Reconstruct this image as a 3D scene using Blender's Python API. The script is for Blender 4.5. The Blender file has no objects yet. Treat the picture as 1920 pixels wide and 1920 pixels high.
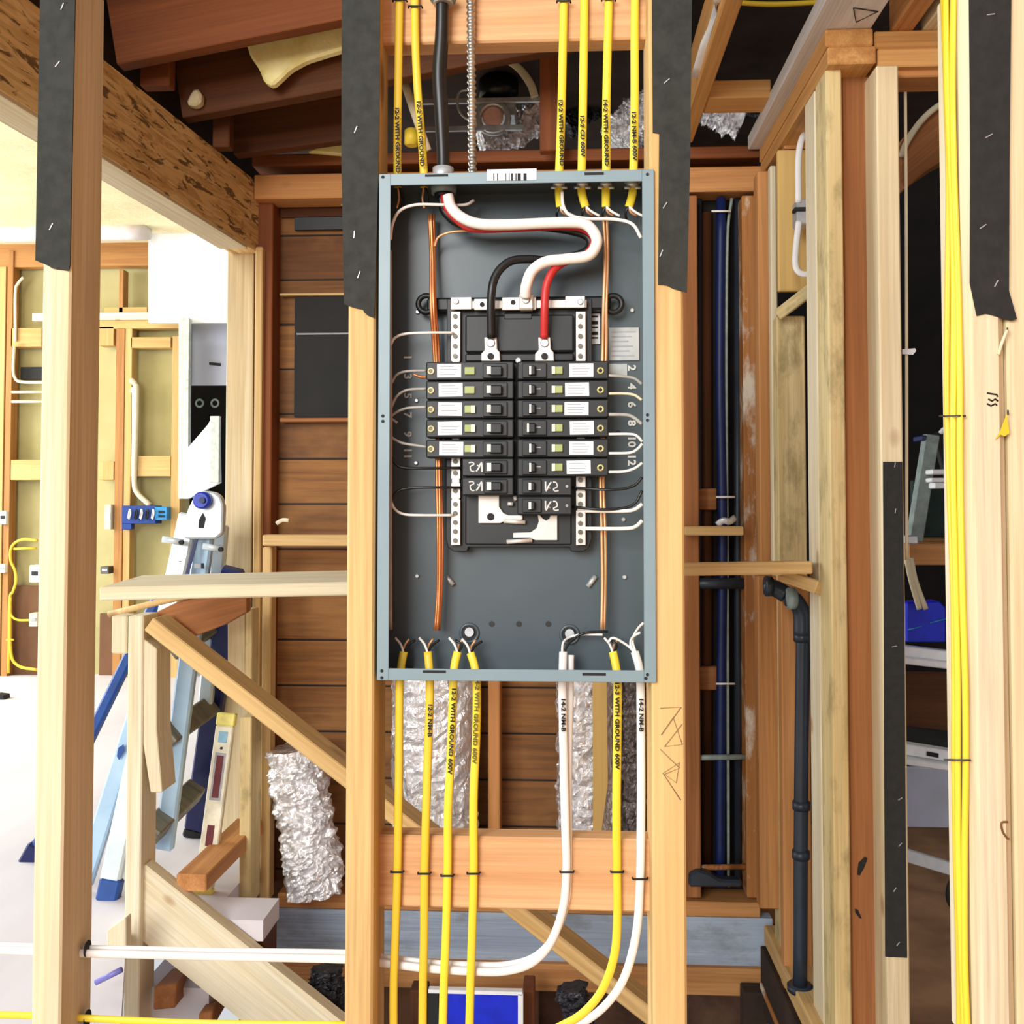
import bpy, bmesh, math, random
from mathutils import Vector, Matrix, Euler, noise
random.seed(7)
S = bpy.context.scene
COL = S.collection
# ---------------------------------------------------------------- camera, light, exposure
F = 1850.0                                  # focal length in pixels of the 1920 frame
CAM = Vector((0.0, -1.32, 1.45))
PITCH, YAW = math.radians(1.85), math.radians(2.94)
PY = 890.0                                  # row of the optical axis
cd = bpy.data.cameras.new('camera'); cam = bpy.data.objects.new('camera', cd); COL.objects.link(cam)
cam.location = CAM; cam.rotation_euler = (math.pi/2+PITCH, 0, YAW)
cd.sensor_width = 36; cd.lens = 36*F/1920; cd.shift_y = (PY-960)/1920; cd.clip_start = .05; cd.clip_end = 100
S.camera = cam
RM = Euler((math.pi/2+PITCH, 0, YAW)).to_matrix()
def at(x, y, Y):
    d = RM @ Vector(((x-960)/F, (PY-y)/F, -1))
    return CAM + d*((Y-CAM.y)/d.y)

w = bpy.data.worlds.new('daylight'); S.world = w; w.use_nodes = True
bg = w.node_tree.nodes['Background']; bg.inputs[0].default_value = (.93, .965, 1.0, 1); bg.inputs[1].default_value = .60
def area(name, loc, target, sx, sy, power, col):
    l = bpy.data.lights.new(name, 'AREA'); l.shape = 'RECTANGLE'; l.size = sx; l.size_y = sy; l.energy = power; l.color = col
    o = bpy.data.objects.new(name, l); COL.objects.link(o); o.location = loc
    o.rotation_euler = (Vector(target)-Vector(loc)).to_track_quat('-Z', 'Y').to_euler()
area('window_daylight_front', (-1.9, -4.2, 2.7), (0, 0, 1.3), 2.6, 2.2, 230, (1, .98, .95))
area('window_daylight_left', (-5.2, 2.6, 2.2), (-1.5, 2.2, .6), 2.6, 2.0, 205, (.90, .95, 1.0))
area('window_daylight_far', (-3.4, 3.0, 2.9), (-2.0, 4.3, 1.3), 1.6, 1.2, 9, (1, .96, .88))
S.view_settings.view_transform = 'Standard'; S.view_settings.look = 'None'
S.view_settings.exposure = 0.25; S.view_settings.gamma = 1; S.view_settings.use_curve_mapping = False

# ---------------------------------------------------------------- materials
def lin(c):
    f = lambda v: v/12.92 if v <= .04045 else ((v+.055)/1.055)**2.4
    return tuple(f(v/255) for v in c)+(1,)
class N:
    def __init__(s, name):
        s.m = bpy.data.materials.new(name); s.m.use_nodes = True; s.t = s.m.node_tree
        s.b = s.t.nodes['Principled BSDF']
    def n(s, typ, **k):
        o = s.t.nodes.new(typ)
        for a, v in k.items():
            if a[0] == '_': o.inputs[int(a[1:])].default_value = v
            else: setattr(o, a, v)
        return o
    def l(s, a, b): s.t.links.new(a, b)
    def ramp(s, fac, stops):
        r = s.n('ShaderNodeValToRGB'); e = r.color_ramp.elements
        while len(e) < len(stops): e.new(.5)
        for q, (p, c) in zip(e, stops): q.position = p; q.color = c
        s.l(fac, r.inputs[0]); return r.outputs[0]
    def mix(s, fac, a, b, mode='MIX'):
        m = s.n('ShaderNodeMix', data_type='RGBA', blend_type=mode)
        for sock, v in ((m.inputs[0], fac), (m.inputs[6], a), (m.inputs[7], b)):
            if isinstance(v, bpy.types.NodeSocket): s.l(v, sock)
            else: sock.default_value = v
        return m.outputs[2]
    def coords(s, scale, rnd=True):
        tc = s.n('ShaderNodeTexCoord'); mp = s.n('ShaderNodeMapping'); mp.inputs[3].default_value = scale
        src = tc.outputs['Object']
        if rnd:
            oi = s.n('ShaderNodeObjectInfo'); mu = s.n('ShaderNodeVectorMath', operation='SCALE'); mu.inputs[0].default_value = (1.7, 2.3, 3.1)
            s.l(oi.outputs['Random'], mu.inputs['Scale'])
            ad = s.n('ShaderNodeVectorMath', operation='ADD'); s.l(src, ad.inputs[0]); s.l(mu.outputs[0], ad.inputs[1]); src = ad.outputs[0]
        s.l(src, mp.inputs[0]); return mp.outputs[0]
    def noise(s, vec, scale, detail=4, rough=.55, dist=0):
        o = s.n('ShaderNodeTexNoise'); o.inputs['Scale'].default_value = scale; o.inputs['Detail'].default_value = detail
        o.inputs['Roughness'].default_value = rough; o.inputs['Distortion'].default_value = dist
        s.l(vec, o.inputs['Vector']); return o.outputs[0]
    def bump(s, h, k, dist=.01):
        b = s.n('ShaderNodeBump'); b.inputs['Strength'].default_value = k; b.inputs['Distance'].default_value = dist
        s.l(h, b.inputs['Height']); s.l(b.outputs[0], s.b.inputs['Normal'])
def wood(name, c1, c2, knot=(95, 55, 28), rough=.65, kn=.13, stain=None, stain_amt=.55, streak=1.0):
    k = N(name)
    fine = k.noise(k.coords((1, 1, .025)), 170*streak, 3)
    wide = k.noise(k.coords((1, 1, .035)), 30*streak, 3, dist=.6)
    tone = k.noise(k.coords((1, 1, .3)), 3, 1)
    col = k.mix(k.ramp(wide, [(.32, (0, 0, 0, 1)), (.68, (1, 1, 1, 1))]), lin(c1), lin(c2))
    col = k.mix(k.ramp(fine, [(.35, (0, 0, 0, 1)), (.7, (.45, .45, .45, 1))]), col, lin(tuple(v*.72 for v in c2)))
    col = k.mix(k.ramp(tone, [(.35, (0, 0, 0, 1)), (.7, (.5, .5, .5, 1))]), col, lin(tuple(min(255, v*1.04) for v in c1)))
    if stain:
        st = k.noise(k.coords((1, 1, .45)), 16, 5, .65)
        col = k.mix(k.ramp(st, [(.50, (0, 0, 0, 1)), (.66, (stain_amt,)*3+(1,))]), col, lin(stain))
    if kn:
        v = k.n('ShaderNodeTexVoronoi'); v.inputs['Scale'].default_value = 5.5; k.l(k.coords((1, 1, .55)), v.inputs['Vector'])
        col = k.mix(k.ramp(v.outputs['Distance'], [(0, (.85, .85, .85, 1)), (kn*.55, (.6, .6, .6, 1)), (kn, (0, 0, 0, 1))]), col, lin(knot))
    oi = k.n('ShaderNodeObjectInfo')
    tint = k.ramp(oi.outputs['Random'], [(0, (.90, .88, .86, 1)), (1, (1.0, 1.0, 1.0, 1))])
    col = k.mix(1.0, col, tint, 'MULTIPLY')
    k.l(col, k.b.inputs['Base Color']); k.b.inputs['Roughness'].default_value = rough; k.b.inputs['Specular IOR Level'].default_value = .25
    k.bump(fine, .25, .002)
    return k.m
def plain(name, c, rough=.5, metal=0, c2=None, scale=30, bump=0, stretch=(1, 1, 1), spec=.4):
    k = N(name); c2 = c2 or tuple(v*.86 for v in c)
    nz = k.noise(k.coords(stretch), scale, 4)
    k.l(k.mix(k.ramp(nz, [(.35, (0, 0, 0, 1)), (.7, (1, 1, 1, 1))]), lin(c), lin(c2)), k.b.inputs['Base Color'])
    k.b.inputs['Roughness'].default_value = rough; k.b.inputs['Metallic'].default_value = metal; k.b.inputs['Specular IOR Level'].default_value = spec
    if bump: k.bump(nz, bump, .004)
    return k.m
PALE = wood('pale_new_pine', (236, 222, 186), (216, 190, 140), knot=(150, 110, 70), kn=.10)
CREAM = wood('creamy_whitewood', (238, 228, 200), (222, 203, 160), knot=(170, 130, 85), kn=.08)
FIR = wood('yellow_fir', (230, 197, 138), (208, 166, 104), knot=(120, 74, 38))
REDFIR = wood('reddish_fir', (212, 154, 96), (180, 120, 68), knot=(100, 58, 34))
BLOCK = wood('pinkish_fir_block', (230, 184, 136), (208, 152, 102), knot=(150, 100, 60))
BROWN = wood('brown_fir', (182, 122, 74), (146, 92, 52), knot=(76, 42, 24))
OLD = wood('old_dark_framing', (104, 62, 34), (70, 40, 22), knot=(40, 22, 12))
OLDRED = wood('old_reddish_framing', (148, 86, 48), (108, 60, 32), knot=(60, 30, 16))
BLOTCH = wood('mildew_stained_pine', (230, 212, 160), (206, 178, 118), knot=(90, 70, 40), stain=(128, 116, 78), stain_amt=.6)
PAINTED = wood('paint_flecked_fir', (188, 128, 72), (150, 94, 48), stain=(228, 218, 200), stain_amt=.9)
ORFIR = wood('orange_fir', (226, 174, 108), (194, 136, 76), knot=(120, 72, 38))
GREYWOOD = wood('weathered_grey_timber', (236, 232, 226), (210, 205, 198), knot=(120, 116, 108), kn=.06)
BLUEWOOD = wood('blue_grey_painted_beam', (176, 190, 206), (150, 164, 184), knot=(96, 96, 92), stain=(120, 122, 116), stain_amt=.5)
PLYW = wood('plywood_face', (226, 192, 122), (210, 172, 102), kn=0, streak=.4)
FARWOOD = wood('far_wall_framing', (216, 182, 120), (194, 152, 86), knot=(140, 90, 44))
FAROR = wood('far_wall_orange_framing', (190, 138, 80), (164, 110, 58), knot=(120, 70, 36))
def strand_mat():
    k = N('parallel_strand_lumber')
    v = k.n('ShaderNodeTexVoronoi', feature='F1'); v.inputs['Scale'].default_value = 46; k.l(k.coords((1, 1, .10)), v.inputs['Vector'])
    nz = k.noise(k.coords((1, 1, .12)), 60, 4, .6, 1.2)
    blot = k.noise(k.coords((1, 1, .26)), 48, 3, .6, .8)
    col = k.ramp(v.outputs['Color'], [(0, lin((226, 186, 120))), (.5, lin((242, 210, 150))), (1, lin((208, 168, 104)))])
    col = k.mix(k.ramp(nz, [(.36, (.6, .6, .6, 1)), (.52, (0, 0, 0, 1))]), col, lin((170, 122, 62)))
    col = k.mix(k.ramp(blot, [(.56, (0, 0, 0, 1)), (.62, (.85, .85, .85, 1))]), col, lin((84, 54, 24)))
    k.l(col, k.b.inputs['Base Color']); k.b.inputs['Roughness'].default_value = .6; k.bump(nz, .3, .003); return k.m
STRAND = strand_mat()
def plank_mat():
    k = N('old_plank_sheathing')
    tc = k.n('ShaderNodeTexCoord'); sx = k.n('ShaderNodeSeparateXYZ'); k.l(tc.outputs['Object'], sx.inputs[0])
    m1 = k.n('ShaderNodeMath', operation='MULTIPLY'); m1.inputs[1].default_value = 1/.135; k.l(sx.outputs[2], m1.inputs[0])
    fr = k.n('ShaderNodeMath', operation='FRACT'); k.l(m1.outputs[0], fr.inputs[0]); fl = k.n('ShaderNodeMath', operation='FLOOR'); k.l(m1.outputs[0], fl.inputs[0])
    wn = k.n('ShaderNodeTexWhiteNoise', noise_dimensions='1D'); k.l(fl.outputs[0], wn.inputs['W'])
    gr = k.noise(k.coords((.05, 1, 1), False), 60, 4, .6, .5); bl = k.noise(k.coords((.5, 1, 1), False), 7, 4)
    col = k.mix(wn.outputs[0], lin((164, 112, 58)), lin((112, 72, 38)))
    col = k.mix(k.ramp(gr, [(.4, (0, 0, 0, 1)), (.7, (.6, .6, .6, 1))]), col, lin((78, 48, 24)))
    col = k.mix(k.ramp(bl, [(.5, (0, 0, 0, 1)), (.7, (.6, .6, .6, 1))]), col, lin((172, 124, 68)))
    gap = k.ramp(fr.outputs[0], [(0, (1, 1, 1, 1)), (.03, (1, 1, 1, 1)), (.06, (0, 0, 0, 1))])
    col = k.mix(gap, col, lin((30, 18, 10)))
    k.l(col, k.b.inputs['Base Color']); k.b.inputs['Roughness'].default_value = .75; k.bump(gr, .3, .003); return k.m
PLANK = plank_mat()
FELT = plain('black_building_paper', (52, 54, 50), .85, c2=(40, 42, 38), scale=55, bump=.35)
FELTD = plain('black_paper_tape', (40, 40, 38), .8, c2=(31, 32, 31), scale=60, bump=.2)
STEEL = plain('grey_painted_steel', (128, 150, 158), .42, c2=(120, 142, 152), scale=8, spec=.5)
STEEL_SHADED = plain('grey_painted_steel_shade_tone', (75, 87, 93), .34, c2=(67, 79, 86), scale=7, spec=.45)  # same paint as the rim, darkened to put interior shade into the colour
BLK = plain('black_moulded_plastic', (25, 27, 28), .42, c2=(20, 22, 23), scale=20)
BLK2 = plain('charcoal_breaker_plastic', (36, 39, 40), .42, c2=(30, 33, 34), scale=20)
BLKH = plain('black_switch_plastic', (22, 23, 24), .35)
ALU = plain('tin_plated_aluminium', (226, 222, 214), .45, .35, c2=(206, 202, 196), scale=25)
TIN = plain('zinc_plated_steel', (206, 210, 212), .35, .5, c2=(178, 182, 186), scale=40)
COPPER = plain('bare_copper', (214, 140, 88), .35, .65, c2=(190, 112, 66), scale=25)
COPPERP = plain('pale_copper', (232, 184, 140), .4, .5, c2=(214, 160, 112), scale=25)
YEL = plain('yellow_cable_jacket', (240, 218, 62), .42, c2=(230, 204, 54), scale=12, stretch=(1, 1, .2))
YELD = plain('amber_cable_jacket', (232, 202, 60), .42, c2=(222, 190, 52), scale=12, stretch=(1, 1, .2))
WHT = plain('white_cable_jacket', (236, 234, 230), .42, c2=(224, 222, 220), scale=12)
CREAMC = plain('aged_white_cable_jacket', (226, 214, 182), .5, c2=(212, 200, 168), scale=12)
WIREW = plain('white_wire_insulation', (240, 238, 232), .4, c2=(230, 226, 220))
WIREG = plain('grey_wire_insulation', (176, 174, 168), .4)
WIREB = plain('black_wire_insulation', (28, 30, 30), .35)
WIRER = plain('red_wire_insulation', (196, 52, 50), .4, c2=(180, 44, 44))
STICK = plain('white_sticker_paper', (236, 238, 242), .6, c2=(224, 228, 234), scale=60)
GREYSTICK = plain('silver_grey_sticker', (186, 190, 190), .5, c2=(168, 174, 176), scale=50)
INK = plain('black_print', (30, 30, 30), .7)
FAINT = plain('grey_print', (170, 172, 178), .7)
GREENB = plain('pale_green_button', (166, 178, 116), .45, c2=(150, 164, 102))
IVORY = plain('ivory_button', (238, 240, 214), .45)
BRASS = plain('brass_screw', (206, 200, 150), .35, .5, c2=(180, 172, 120))
WHITEP = plain('white_print', (220, 222, 220), .6)
def foil_mat(name, c, rough):
    k = N(name); a = k.noise(k.coords((1, 1, .7)), 46, 5, .65, 1.5)
    v = k.n('ShaderNodeTexVoronoi'); v.inputs['Scale'].default_value = 38; k.l(k.coords((1, 1, .6)), v.inputs['Vector'])
    h = k.mix(.45, a, v.outputs['Distance'])
    k.b.inputs['Base Color'].default_value = lin(c); k.b.inputs['Metallic'].default_value = .82; k.b.inputs['Roughness'].default_value = rough
    k.bump(h, .8, .02); return k.m
FOIL = foil_mat('crinkled_foil', (252, 252, 254), .22)
FOILD = foil_mat('dark_crinkled_foil', (126, 118, 116), .26)
FOILK = foil_mat('black_foil_sleeve', (66, 66, 70), .24)
BATT = plain('yellow_fibreglass_batt', (250, 240, 176), .95, c2=(232, 218, 140), scale=22, bump=.8)
WAD = plain('cream_fibre_wad', (222, 208, 172), .95, c2=(196, 180, 140), scale=30, bump=.6)
DRY = plain('white_drywall', (240, 242, 242), .8, c2=(236, 239, 240), scale=4)
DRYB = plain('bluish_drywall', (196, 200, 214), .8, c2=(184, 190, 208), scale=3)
DRYE = plain('drywall_edge', (214, 220, 208), .8)
KRAFT = plain('khaki_drywall_back', (182, 172, 120), .85, c2=(168, 158, 106), scale=4)
KRAFTR = plain('red_brown_board', (120, 84, 56), .85, c2=(104, 72, 48), scale=5)
CEILB = wood('sunlit_ceiling_boards', (250, 238, 196), (242, 224, 172), kn=0)
FLOORL = plain('pale_white_subfloor', (222, 218, 222), .7, c2=(208, 202, 206), scale=3, stretch=(1, .2, 1))  # even pale lavender white with faint long streaks
FLOORR = plain('worn_brown_subfloor', (156, 116, 84), .8, c2=(116, 82, 58), scale=5)
DIRT = plain('crawlspace_soil', (98, 68, 50), .95, c2=(60, 40, 30), scale=9, bump=.8)
DARKW = plain('dark_stained_deck', (58, 40, 28), .9, c2=(38, 26, 18), scale=9)
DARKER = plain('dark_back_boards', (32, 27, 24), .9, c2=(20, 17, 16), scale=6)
SLATE = plain('dark_slate_paper', (42, 42, 41), .8, c2=(34, 36, 36), scale=5)
BLUEP = plain('blue_water_pipe', (18, 38, 92), .45, c2=(14, 30, 76))
ABS = plain('black_drain_pipe', (48, 56, 66), .34, c2=(40, 48, 58), scale=10)
GREYPIPE = plain('grey_green_tube', (150, 164, 158), .4, c2=(120, 134, 130))
BLUEBOX = plain('blue_outlet_box', (24, 44, 214), .45, c2=(18, 36, 190))
CYAN = plain('light_blue_outlet_box', (52, 150, 214), .45)
NAVYBOX = plain('navy_blue_outlet_box', (26, 62, 140), .45)
LADW = plain('pale_ladder_aluminium', (216, 226, 228), .35, .25, c2=(200, 212, 218), scale=14)
LADB = plain('light_blue_ladder_rail', (176, 204, 226), .35, .2, c2=(160, 190, 216), scale=12)
LADN = plain('navy_ladder_rail', (28, 36, 92), .4, c2=(22, 28, 74))
LADC = plain('blue_ladder_foot', (38, 78, 150), .5)
LADG = plain('ribbed_grey_tread', (132, 128, 112), .5, .3, c2=(96, 94, 84), scale=50, stretch=(.1, 1, 1))
KNOB = plain('blue_hinge_knob', (44, 66, 190), .35)
LEVW = plain('cream_level_body', (238, 232, 206), .4)
LEVY = plain('yellow_level_end', (240, 226, 120), .4)
MAROON = plain('maroon_level_grip', (104, 22, 30), .5)
LEVB = plain('blue_level_print', (140, 190, 216), .5)
FLEX = plain('galvanised_flex', (196, 192, 182), .32, .85, c2=(160, 156, 146))
GREENP = plain('dark_green_panel', (30, 50, 44), .7, c2=(24, 40, 36))
LAV = plain('lavender_grey_panel', (206, 206, 226), .6, c2=(190, 194, 206), scale=5)
ALUM2 = plain('white_aluminium_rail', (250, 251, 252), .45, .05, c2=(236, 238, 240))
PINK = plain('pinkish_bulb', (238, 190, 176), .4)
PENCIL = plain('pencil_line', (158, 130, 88), .9)
NAIL = plain('dull_nail_steel', (110, 106, 98), .5, .6)

# ---------------------------------------------------------------- mesh helpers
def mesh_obj(name, bm, mat, parent=None, smooth=False):
    me = bpy.data.meshes.new(name); bmesh.ops.recalc_face_normals(bm, faces=bm.faces); bm.to_mesh(me); bm.free()
    me.materials.append(mat)
    if smooth:
        for p in me.polygons: p.use_smooth = True
    o = bpy.data.objects.new(name, me); COL.objects.link(o)
    if parent: attach(o, parent)
    return o
def attach(o, parent):
    o.parent = parent
    o.matrix_parent_inverse = wmat(parent).inverted()
def wmat(o):
    m = Matrix.LocRotScale(o.location, o.rotation_euler, o.scale)
    if o.parent: return wmat(o.parent) @ o.matrix_parent_inverse @ m
    return m
def tag(o, label, cat, group=None):
    o['label'] = label; o['category'] = cat
    if group: o['group'] = group
    return o
def struct(o): o['kind'] = 'structure'; return o
def thing(name, loc, label, cat, group=None):
    o = bpy.data.objects.new(name, None); COL.objects.link(o); o.location = loc; o.empty_display_size = .05
    return tag(o, label, cat, group)
def bbox(bm, lo, hi, bev=0, seg=1):
    r = bmesh.ops.create_cube(bm, size=1); vs = r['verts']
    for v in vs: v.co = Vector([(lo[i]+hi[i])/2 + v.co[i]*(hi[i]-lo[i]) for i in range(3)])
    if bev:
        es = list({e for v in vs for e in v.link_edges}); bmesh.ops.bevel(bm, geom=es, offset=bev, segments=seg, affect='EDGES', clamp_overlap=True)
ROT = {'z': (0, 0, 0), 'x': (0, math.pi/2, 0), 'y': (-math.pi/2, 0, 0)}
def board(name, lo, hi, axis, mat, label=None, cat=None, parent=None, bev=.003, group=None):
    lo, hi = Vector(lo), Vector(hi)
    a = Vector([min(lo[i], hi[i]) for i in range(3)]); b = Vector([max(lo[i], hi[i]) for i in range(3)])
    c = (a+b)/2; s = b-a
    d = {'z': (s.x, s.y, s.z), 'x': (s.z, s.y, s.x), 'y': (s.x, s.z, s.y)}[axis]
    bm = bmesh.new(); bbox(bm, [-v/2 for v in d], [v/2 for v in d], min(bev, min(d)*.2))
    o = mesh_obj(name, bm, mat); o.location = c; o.rotation_euler = ROT[axis]
    if parent: attach(o, parent)
    if label: tag(o, label, cat, group)
    return o
def pb(name, x0, y0, x1, y1, Y, dep, axis, mat, label=None, cat=None, parent=None, bev=.003, group=None, ym=None, xm=None):
    """board whose front face covers the given picture rectangle at depth Y"""
    ym = (y0+y1)/2 if ym is None else ym; xm = (x0+x1)/2 if xm is None else xm
    lo = Vector((at(x0, ym, Y).x, Y, at(xm, y1, Y).z)); hi = Vector((at(x1, ym, Y).x, Y+dep, at(xm, y0, Y).z))
    return board(name, lo, hi, axis, mat, label, cat, parent, bev, group)
def bar(name, p0, p1, wd, th, mat, label=None, cat=None, parent=None, facing=(0, 1, 0), bev=.003, group=None):
    """timber from p0 to p1 (centre line of its front face); th runs along facing, wd across"""
    p0, p1 = Vector(p0), Vector(p1); z = (p1-p0); L = z.length; z.normalize()
    y = Vector(facing); y = (y-z*y.dot(z)).normalized(); x = y.cross(z)
    bm = bmesh.new(); bbox(bm, (-wd/2, 0, -L/2), (wd/2, th, L/2), min(bev, min(wd, th)*.2))
    o = mesh_obj(name, bm, mat); o.location = (p0+p1)/2
    o.rotation_euler = Matrix((x, y, z)).transposed().to_euler()
    if parent: attach(o, parent)
    if label: tag(o, label, cat, group)
    return o
def prism(name, pts, Y, dep, mat, label=None, cat=None, parent=None, bev=0, group=None, grain=0):
    """plate with a traced outline, at depth Y, with real thickness; origin at its middle"""
    P = [at(x, y, Y) for x, y in pts]; c = sum(P, Vector())/len(P); c.y = Y
    bm = bmesh.new(); vs = [bm.verts.new(p-c) for p in P]; f = bm.faces.new(vs)
    r = bmesh.ops.extrude_face_region(bm, geom=[f]); bmesh.ops.translate(bm, verts=[g for g in r['geom'] if isinstance(g, bmesh.types.BMVert)], vec=(0, dep, 0))
    if bev: bmesh.ops.bevel(bm, geom=bm.edges[:], offset=bev, segments=1, affect='EDGES')
    if grain: bmesh.ops.rotate(bm, verts=bm.verts, cent=(0, 0, 0), matrix=Matrix.Rotation(-math.radians(grain), 3, 'Y'))
    o = mesh_obj(name, bm, mat); o.location = c; o.rotation_euler = (0, math.radians(grain), 0)
    if parent: attach(o, parent)
    if label: tag(o, label, cat, group)
    return o
def smooth_path(P, n=8):
    if len(P) < 3: return P
    Q = [P[0]*2-P[1]]+P+[P[-1]*2-P[-2]]; out = []
    for i in range(1, len(Q)-2):
        a, b, c, d = Q[i-1:i+3]
        for k in range(n):
            t = k/n
            out.append(.5*((2*b)+(c-a)*t+(2*a-5*b+4*c-d)*t*t+(3*b-3*c+d-a)*t**3))
    out.append(P[-1]); return out
def tube_bm(bm, P, rx, ry=None, seg=10, ref=(0, 1, 0), rfun=None):
    ry = ry or rx; ref = Vector(ref); rings = []
    for i, p in enumerate(P):
        t = (P[min(i+1, len(P)-1)]-P[max(i-1, 0)])
        if t.length < 1e-9: t = Vector((0, 0, 1))
        t.normalize(); b = ref-t*ref.dot(t)
        if b.length < .05: b = Vector((1, 0, .2)); b -= t*b.dot(t)
        b.normalize(); a = b.cross(t); k = rfun(i/(len(P)-1)) if rfun else 1
        rings.append([bm.verts.new(p+a*(rx*k*math.cos(q))+b*(ry*k*math.sin(q))) for q in [2*math.pi*j/seg for j in range(seg)]])
    for r0, r1 in zip(rings, rings[1:]):
        for j in range(seg): bm.faces.new((r0[j], r0[(j+1) % seg], r1[(j+1) % seg], r1[j]))
    bm.faces.new(rings[0][::-1]); bm.faces.new(rings[-1]); return rings
def tube(name, pts, rx, mat, label=None, cat=None, parent=None, ry=None, n=8, seg=10, group=None, world=False, ref=(0, 1, 0), rfun=None):
    P = [Vector(p) for p in pts] if world else [at(*p) for p in pts]
    c = sum(P, Vector())/len(P); P = smooth_path([p-c for p in P], n)
    bm = bmesh.new(); tube_bm(bm, P, rx, ry, seg, ref, rfun); o = mesh_obj(name, bm, mat, None, True); o.location = c
    if parent: attach(o, parent)
    if label: tag(o, label, cat, group)
    return o
def cyl(name, c, r, h, mat, parent=None, axis='y', seg=20, r2=None, label=None, cat=None, bev=0, group=None):
    bm = bmesh.new(); bmesh.ops.create_cone(bm, cap_ends=True, segments=seg, radius1=r, radius2=r if r2 is None else r2, depth=h)
    if bev: bmesh.ops.bevel(bm, geom=[e for e in bm.edges if len(e.link_faces) == 2 and any(len(f.verts) > 4 for f in e.link_faces)], offset=bev, segments=2, affect='EDGES')
    o = mesh_obj(name, bm, mat); o.location = c; o.rotation_euler = ROT[axis]
    for p in o.data.polygons: p.use_smooth = len(p.vertices) == 4
    if parent: attach(o, parent)
    if label: tag(o, label, cat, group)
    return o
def ring(name, c, R, r, mat, parent=None, axis='y', label=None, cat=None, n=20):
    bm = bmesh.new(); P = []
    for i in range(n):
        a = 2*math.pi*i/n; ce = Vector((math.cos(a), 0, math.sin(a))) if axis == 'y' else Vector((math.cos(a), math.sin(a), 0)); up = Vector((0, 1, 0)) if axis == 'y' else Vector((0, 0, 1))
        P.append([bm.verts.new(ce*(R+r*math.cos(q))+up*(r*math.sin(q))) for q in [2*math.pi*j/8 for j in range(8)]])
    for i in range(n):
        for j in range(8): bm.faces.new((P[i][j], P[i][(j+1) % 8], P[(i+1) % n][(j+1) % 8], P[(i+1) % n][j]))
    o = mesh_obj(name, bm, mat, None, True); o.location = c
    if parent: attach(o, parent)
    if label: tag(o, label, cat)
    return o
def text(name, body, p, size, mat, parent, rot=(math.pi/2, 0, 0), sx=1.0, bold=0):
    cu = bpy.data.curves.new(name, 'FONT'); cu.body = body; cu.size = size; cu.align_x = 'CENTER'; cu.align_y = 'CENTER'; cu.extrude = .0002; cu.offset = bold; cu.resolution_u = 2
    cu.materials.append(mat); o = bpy.data.objects.new(name, cu); COL.objects.link(o); o.location = p; o.rotation_euler = rot; o.scale = (sx, 1, 1)
    me = bpy.data.meshes.new_from_object(o); q = bpy.data.objects.new(name, me); COL.objects.link(q); q.location = p; q.rotation_euler = rot; q.scale = (sx, 1, 1)
    bpy.data.objects.remove(o); bpy.data.curves.remove(cu); q.name = name
    if not me.materials: me.materials.append(mat)
    attach(q, parent); return q
PX = 1.32/F                                  # size of one picture pixel on the front stud wall
def staples(parent, lst, Y, ang=None, mat=None):
    for x, y, a in lst:
        p = at(x, y, Y); d = Vector((math.cos(a), 0, math.sin(a)))*.005
        bm = bmesh.new(); tube_bm(bm, [-d, d], .0009, seg=6); o = mesh_obj('staple', bm, mat or TIN); o.location = p; attach(o, parent)
# ================================================================ SETTING
FLOORF = plain('tan_added_bounce_floor', (206, 176, 132), .8, c2=(186, 154, 110), scale=3)
FRONTW = plain('warm_bounce_tone', (186, 112, 56), .8, c2=(160, 92, 44), scale=4)  # orange chosen for the warm light it bounces
def wbox(name, lo, hi, mat, bev=0):
    c = [(a+b)/2 for a, b in zip(lo, hi)]
    bm = bmesh.new(); bbox(bm, [a-m for a, m in zip(lo, c)], [b-m for b, m in zip(hi, c)], bev)
    o = mesh_obj(name, bm, mat); o.location = c; return struct(o)
ZL = .45                                     # level of the landing on the left
bm = bmesh.new(); fp = [bm.verts.new((x, y, ZL-.05)) for x, y in ((-6, .45), (-.80, .45), (-1.022, .975), (-1.03, .975), (-1.03, 6.2), (-6, 6.2))]
r = bmesh.ops.extrude_face_region(bm, geom=[bm.faces.new(fp)]); bmesh.ops.translate(bm, verts=[g for g in r['geom'] if isinstance(g, bmesh.types.BMVert)], vec=(0, 0, .05))
struct(mesh_obj('floor', bm, FLOORL))
wbox('floor_landing', (-1.03, 1.065, ZL-.05), (-.725, 1.20, ZL), FLOORL); wbox('floor_landing_rear', (-1.03, 1.20, ZL-.05), (-.86, 6.2, ZL), FLOORL)
wbox('floor_right', (.70, -1, -.05), (4.6, 3.6, 0), FLOORR)
wbox('floor_front_bounce', (-3.2, -5.5, -.05), (1.45, -.3, 0), FLOORF)  # unseen floor in front, added to bounce light upward
wbox('wall_bounce_blocker', (1.45, -5.5, 0), (1.51, -.12, 3.6), FRONTW)  # unseen wall, added to block sky light and bounce warm light
wbox('floor_lower', (-1.03, 1.075, .20), (-.86, 1.75, .28), FLOORL)
wbox('ground', (-1.2, .2, -.55), (.72, 3.2, -.45), DIRT)
wbox('ceiling', (-1.35, -.2, 3.05), (4.6, 6.2, 3.1), DARKW)
wbox('ceiling_left', (-6, 1.55, 3.02), (-1.36, 4.6, 3.08), CEILB)
wbox('wall_far', (-6, 4.47, ZL), (-2.25, 4.53, 2.95), KRAFT)
wbox('ceiling_deck', (-1.25, -.1, 2.78), (.30, 3.3, 2.82), DARKW)
struct(bar('wall_over_beam', (-1.20, -.3, 2.60), (-1.02, 2.0, 2.60), .40, .03, DARKW, facing=(1, .1, 0)))
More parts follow.
